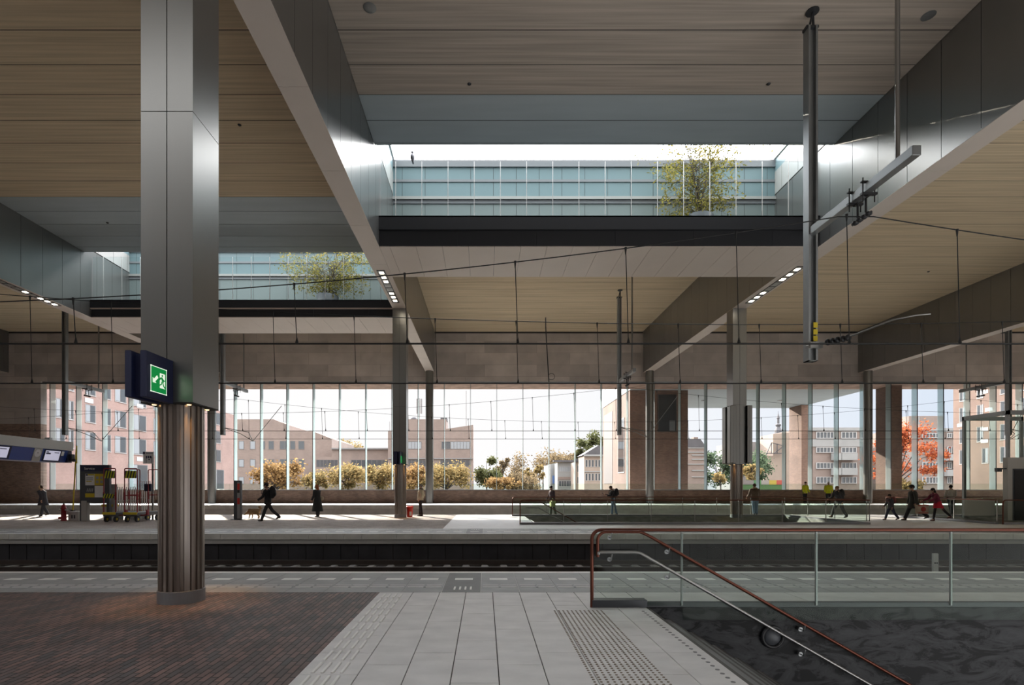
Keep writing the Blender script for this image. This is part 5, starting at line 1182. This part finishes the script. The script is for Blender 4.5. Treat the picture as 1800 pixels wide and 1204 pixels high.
for q_, (a, c) in enumerate((((1346, 801), (1356, 778)), ((1356, 778), (1378, 784)), ((1378, 784), (1360, 797)), ((1356, 778), (1356, 797)), ((1366, 780), (1366, 797)), ((1346, 797), (1378, 797)))):
    q = MB(); q.bar((px(a[0], Y), Y, pz(a[1], Y)), (px(c[0], Y), Y, pz(c[1], Y)), .12, .12); q.build('stair_rail', EX['roof'], t)
building('dark_house', 'dark flat-topped house behind the evergreen trees', 100, [(1300, 870), (1300, 777), (1340, 777), (1340, 870)], 10, EX['concrete'], [])
def flats(nm, label, Y, x0, x1, rows, cols, top, m2):
    t = building(nm, label, Y, [(x0, 870), (x0, top), (x1, top), (x1, 870)], 14, m2)
    for i, (y0, y1, kind) in enumerate(rows):
        if kind == 'band': q = MB(); q.box(px(x0, Y), px(x1, Y), Y-.12, Y+.1, pz(y1, Y), pz(y0, Y)); q.build('spandrel', EX['white'], t); continue
        for (a, c, n) in cols:
            if kind == 'balc': q = MB(); q.box(px(a, Y), px(c, Y), Y-1.2, Y, pz(y1, Y), pz(y0, Y)); q.build('balcony', EX['white'], t)
            else:
                X0, X1, Z0, Z1 = px(a, Y), px(c, Y), pz(y1, Y), pz(y0, Y); f = .14
                b = MB(); b.box(X0, X1, Y-.2, Y-.02, Z0, Z0+f); b.box(X0, X1, Y-.2, Y-.02, Z1-f, Z1)
                for k in range(n+1): xx = X0+(X1-X0-f)*k/n; b.box(xx, xx+f, Y-.2, Y-.02, Z0+f, Z1-f)
                wo = b.build('window', EX['frw'], t); b = MB(); b.box(X0+.02, X1-.02, Y-.1, Y-.06, Z0+.02, Z1-.02); b.build('pane', EX['pane'], wo)
    return t
flats('apartment_block', 'pale apartment block with white bands right of the second brick pier', 110, 1420, 1533, [(752, 758, 'band'), (759, 771, 'win'), (772, 785, 'band'), (786, 796, 'win'), (813, 824, 'win'), (838, 850, 'win')],
      [(1434, 1465, 5), (1478, 1505, 4), (1512, 1530, 3)], 751.5, EX['brown'])
t = bpy.data.objects['apartment_block']; Y = 110
for a, c in ((1460, 1472), (1473, 1500)):
    for y0 in (797, 823): q = MB(); q.box(px(a, Y), px(c, Y), Y-1.3, Y-.13, pz(y0+12, Y), pz(y0, Y)); q.build('balcony', EX['white'], t)
t = flats('apartment_block', 'brown and white apartment block behind the red tree', 105, 1605, 1690, [(753, 759, 'band'), (761, 770, 'win'), (785, 797, 'win'), (812, 824, 'win'), (838, 850, 'win')], [(1620, 1650, 5), (1664, 1672, 2), (1674, 1688, 2)], 752.5, EX['brown'])
for z in (799, 826): q = MB(); q.box(px(1655, 105), px(1688, 105), 103.6, 104.88, pz(z+11, 105), pz(z, 105)); q.build('balcony', EX['white'], t)
q = MB(); q.box(px(1605, 105), px(1666, 105), 106, 114, pz(752.6, 105), pz(730, 105)); q.build('penthouse', EX['brown'], t); q = MB(); q.box(px(1621, 105), px(1623, 105), 105.9, 106, pz(752, 105), pz(731, 105)); q.build('pipe', EX['white'], t)
# brick building at the left, seen along its long side
AX = -41.0
t = thing('pink_brick_building', 'pink brick apartment building seen at a slant, at the far left', 'building', (AX-5, 66, GZ))
q = MB(); q.box(AX-12, AX, 46.2, 88, GZ, 13.3); q.build('wall', EX['pink'], t)
def sidewin(t, X, s, y0, y1, z0, z1, d=.35, pm_=None):
    """opening in a wall that runs away from us: dark reveal box, frame and pane set back"""
    xf = X+s*.004
    a, c = sorted((xf-s*.02, xf)); q = MB(); q.box(a, c, y0, y1, z0, z1, 0)
    q.box(*sorted((xf, xf+s*.03)), y0-.04, y0, z0, z1, 1); q.box(*sorted((xf, xf+s*.03)), y1, y1+.04, z0, z1, 1); q.box(*sorted((xf, xf+s*.05)), y0-.06, y1+.06, z0-.06, z0, 1)
    wo = q.build('window', [EX['fr'], EX['frw']], t); ym = y0+(y1-y0)*.45
    q = MB(); q.box(*sorted((xf+s*.002, xf+s*.012)), y0+.08, ym, z0+.08, z1-.08); q.build('pane', EX['panel'], wo); q = MB(); q.box(*sorted((xf+s*.002, xf+s*.012)), ym+.08, y1-.08, z0+.08, z1-.08); q.build('pane', EX['pane'], wo)
for y0, y1 in ((51.1, 52.2), (52.7, 53.3), (54.9, 56.3), (57.6, 58.6), (59.3, 61.1), (62.4, 64.7), (66.2, 68.0), (70.2, 72.5), (75.5, 78), (80.5, 83)):
    for z0, z1 in ((11.1, 12.9), (8.25, 10.1), (5.4, 7.25)): sidewin(t, AX, 1, y0, y1, z0, z1)
for y0, y1 in ((61.5, 65), (80, 84)): sidewin(t, AX, 1, y0, y1, 1.2, 4.2)
for y0, z0 in ((54.8, 10.25), (63.0, 10.9), (63.0, 4.6)): q = MB(); q.box(AX, AX+.03, y0, y0+1.2, z0, z0+.5); q.build('pale_panel', EX['frw'], t)
HX = 63.0
t = thing('orange_brick_building', 'sunlit orange brick building with dark windows at the far right', 'building', (HX+5, 66, GZ))
q = MB(); q.box(HX, HX+12, 57.5, 71.9, GZ, 16.5); q.build('wall', EX['orange'], t)
for i, z1 in enumerate((14.75, 12.0, 9.2, 6.45)):
    for y0 in ((70.1, 67.6) if i < 3 else (70.1, 66.9)): sidewin(t, HX, -1, y0, y0+.8, z1-1.9, z1)
    for y0 in (64.3, 61.8): sidewin(t, HX, -1, y0, y0+1.0, z1-1.9, z1)
for y0, z0 in ((66.9, 13.3), (66.3, 11.0), (66.9, 8.6), (66.9, 7.1), (70.3, 9.5)): q = MB(); q.box(HX-.03, HX, y0, y0+1.0, z0, z0+.45); q.build('pale_panel', EX['frw'], t)
# brick piers that carry the outer roof
t = thing('brick_pier', 'biggest brick pier with tall window, left of the striped house', 'pier', (15.3, 47, GZ))
q = MB(); q.box(12.75, 17.85, 47.0, 57.6, GZ, 10.065, 0)
q.build('wall', EX['pier'], t); q = MB(); q.box(12.75, 17.85, 46.97, 47.0, GZ, 10.065); q.build('front', EX['pierx'], t)
q = MB(); q.box(15.2, 16.85, 46.93, 46.97, 6.4, 9.7); wo = q.build('window', EX['fr'], t)
q = MB(); q.box(15.28, 16.77, 46.91, 46.93, 6.48, 9.62); q.build('pane', EX['pane'], wo); q = MB(); q.box(16.2, 16.7, 46.90, 46.91, 6.5, 7.4); q.build('painted_reflection', EX['panel'], wo)  # pale plate on the pane paints in a bright reflection
q = MB(); q.box(14.4, 14.72, 46.95, 46.97, 2.36, 3.8); q.build('slit_window', EX['pane'], t)
q = MB(); q.prism([(53.3, 1.9), (57.0, 1.9), (57.0, 9.13), (53.3, 9.13)], 12.72, 12.75, 0, 'x'); q.build('side_recess', EX['fr'], t)
q = MB(); q.box(12.70, 12.75, 48.7, 51.0, 2.86, 7.9); wo = q.build('side_window', EX['frw'], t); q = MB(); q.box(12.69, 12.70, 48.8, 50.9, 2.96, 7.8); q.build('pane', mat('mirror_pane', (.65, .68, .7), .03, 1.0), wo)
for (x0, x1, y0, y1, lb) in ((32.8, 33.55, 55.4, 57.6, 'slim brick pier at the corner of the outer roof, right of the church spire'), (34.0, 34.9, 44.75, 46.5, 'brick pier in front of the red tree')):
    t = thing('brick_pier', lb, 'pier', ((x0+x1)/2, y0, GZ)); q = MB(); q.box(x0, x1, y0, y1, GZ, 10.065); q.build('wall', EX['pier'], t); q = MB(); q.box(x0, x1, y0-.03, y0, GZ, 10.065); q.build('front', EX['pierx'], t)
for (x, lb) in ((1238, 'left'), (1372, 'right')):
    Yl = 52.5; q = MB(); q.cbox(px(x-4, Yl), px(x+4, Yl), Yl-.25, Yl+.25, 10.03, 10.068, .01); o = q.build('soffit_lamp', EX['panel']); tag(o, 'pale rectangular lamp under the outer blue-grey roof, the %s one' % lb, 'lamp')
# trees
LM = dict(gold=leafmat('gold_leaves', ((.15, .125, .06), (.25, .175, .075))), orange=leafmat('orange_leaves', ((.18, .105, .05), (.26, .165, .07))), green=leafmat('olive_leaves', ((.06, .07, .03), (.11, .11, .05))),
          brown=leafmat('brown_leaves', ((.11, .085, .06), (.18, .13, .07))), dark=leafmat('evergreen_leaves', ((.035, .055, .035), (.09, .12, .07))), red=leafmat('red_leaves', ((.27, .05, .03), (.36, .12, .05))))
BARK = mat('bark', (.05, .04, .035), .9)
def tree(label, Y, x, ytop, rx, ry, lm, n, size, seed, nm='tree', flat=1.0, zg=GZ, xo=0, loose=1.1):
    rnd = random.Random(seed); X = px(x, Y); s = Y/FPX; zc = pz(ytop+ry, Y); RX, RZ = rx*s, ry*s
    t = thing(nm, label, 'tree', (X, Y, zg), group=None)
    q = MB(); q.tube([(X, Y, zg), (X+.1, Y, (zg+zc)/2), (X, Y, zc+RZ*.5)], [max(.12, RX*.06), max(.09, RX*.045), .04], 8)
    blobs = []
    for k in range(max(8, int(15*RX/ max(RZ, .5)))):
        a = rnd.random()*6.28; f = rnd.random()**.5*.88; zz = rnd.uniform(-.75, .68)*(1-f*.35)
        c = Vector((X+math.cos(a)*RX*f, Y+math.sin(a)*min(RX, RZ*1.3)*f, zc+zz*RZ)); blobs.append((c, rnd.uniform(.14, .34)*min(RX, RZ*1.2)))
        q.tube([(X, Y, max(zg+.5, zc-RZ*.7+.3*zz*RZ)), tuple((Vector((X, Y, zc-RZ*.3)).lerp(c, .6))), tuple(c)], [.08, .05, .02], 5)
    q.build('trunk', BARK, t)
    b = MB()
    for i in range(int(n*1.25)):
        c, r = blobs[i % len(blobs)]; d = Vector((rnd.gauss(0, 1), rnd.gauss(0, 1), rnd.gauss(0, 1)*flat)).normalized(); p = c+d*r*(rnd.random()**.45)*(1+loose*rnd.random())
        leaf(b, p, size*rnd.uniform(.5, 1.0), size*.24, rnd, .2)
    b.build('crown', lm, t); return t
for a in (('golden orange tree right of the man with the dog', 78, 487, 806, 44, 30, 'orange', 2600, .55, 1), ('low golden tree left of the red-haired person, behind the parapet', 74, 556, 826, 22, 18, 'gold', 1200, .5, 2),
          ('golden tree below the long window band, left of the middle column', 72, 612, 812, 38, 26, 'gold', 2200, .5, 3), ('golden tree just left of the middle column', 74, 665, 812, 30, 26, 'gold', 1800, .5, 4),
          ('golden orange tree between the middle column and the man in beige', 73, 727, 812, 24, 26, 'orange', 1500, .5, 5), ('wide golden tree right of the round grey column', 72, 785, 810, 48, 28, 'gold', 2600, .5, 6),
          ('yellow tree top rising behind the stepped office roof', 170, 606, 769, 30, 20, 'gold', 1500, .9, 7), ('olive green tree right of the slanted office', 125, 855, 794, 26, 36, 'green', 2600, .8, 8),
          ('thin tall tree behind the olive green tree', 150, 884, 792, 13, 28, 'brown', 1000, .8, 9), ('low orange bush along the parapet right of the slanted office', 90, 884, 836, 34, 14, 'orange', 1500, .55, 10),
          ('wide brown-grey tree at the left of the white houses', 165, 945, 789, 50, 38, 'brown', 3600, .95, 11), ('pointed yellow tree in front of the wide brown tree', 130, 931, 808, 9, 26, 'gold', 800, .6, 12), ('pointed yellow tree beside the small white house', 125, 948, 806, 8, 22, 'gold', 700, .6, 13),
          ('dull brown tree low beside the white houses', 110, 925, 828, 34, 22, 'brown', 1800, .7, 24), ('brown tree top behind the white houses', 170, 1000, 792, 34, 18, 'brown', 1500, .9, 14), ('large olive tree behind the slate gable', 150, 1041, 751, 27, 34, 'green', 2600, .9, 15), ('pointed conifer left of the large olive tree', 150, 1019, 776, 9, 24, 'green', 900, .8, 16),
          ('dark evergreen tree right of the striped house', 88, 1266, 784, 30, 38, 'dark', 2800, .55, 17), ('dark evergreen tree right of the ribbed column', 86, 1333, 786, 34, 38, 'dark', 3000, .55, 18), ('small yellow shrub below the evergreens, left of the ribbed column', 70, 1266, 829, 11, 10, 'gold', 500, .35, 19), ('yellow-green shrub right of the ribbed column', 76, 1322, 808, 14, 26, 'gold', 900, .45, 20)):
    tree(a[0], a[1], a[2], a[3], a[4], a[5], LM[a[6]], a[7], a[8], a[9])
tree('bright red autumn tree behind the brick pier', 68, 1582, 732, 62, 62, LM['red'], 5200, .42, 21, flat=.35, loose=.5)
tree('low yellow shrub under the red tree', 66, 1602, 842, 22, 12, LM['gold'], 700, .4, 22)
t = thing('hoarding', 'long low hoarding with green, yellow and red fields below the evergreens', 'hoarding', (px(1345, 64), 64, GZ))
Y = 64
for k, (a, c, cc) in enumerate(((1300, 1325, (.16, .14, .13)), (1325, 1338, (.05, .14, .05)), (1338, 1352, (.22, .20, .18)), (1352, 1365, (.32, .24, .03)), (1365, 1378, (.30, .05, .03)))):
    q = MB(); q.box(px(a, Y), px(c, Y), Y, Y+.1, pz(852, Y), pz(844, Y)); q.build('panel', mat('hoarding_%d' % k, cc, .6), t)
q = MB(); q.box(px(1300, Y), px(1378, Y), Y+.02, Y+.12, GZ, pz(852, Y)); q.build('base', mat('hoarding_green', (.06, .12, .04), .7), t)
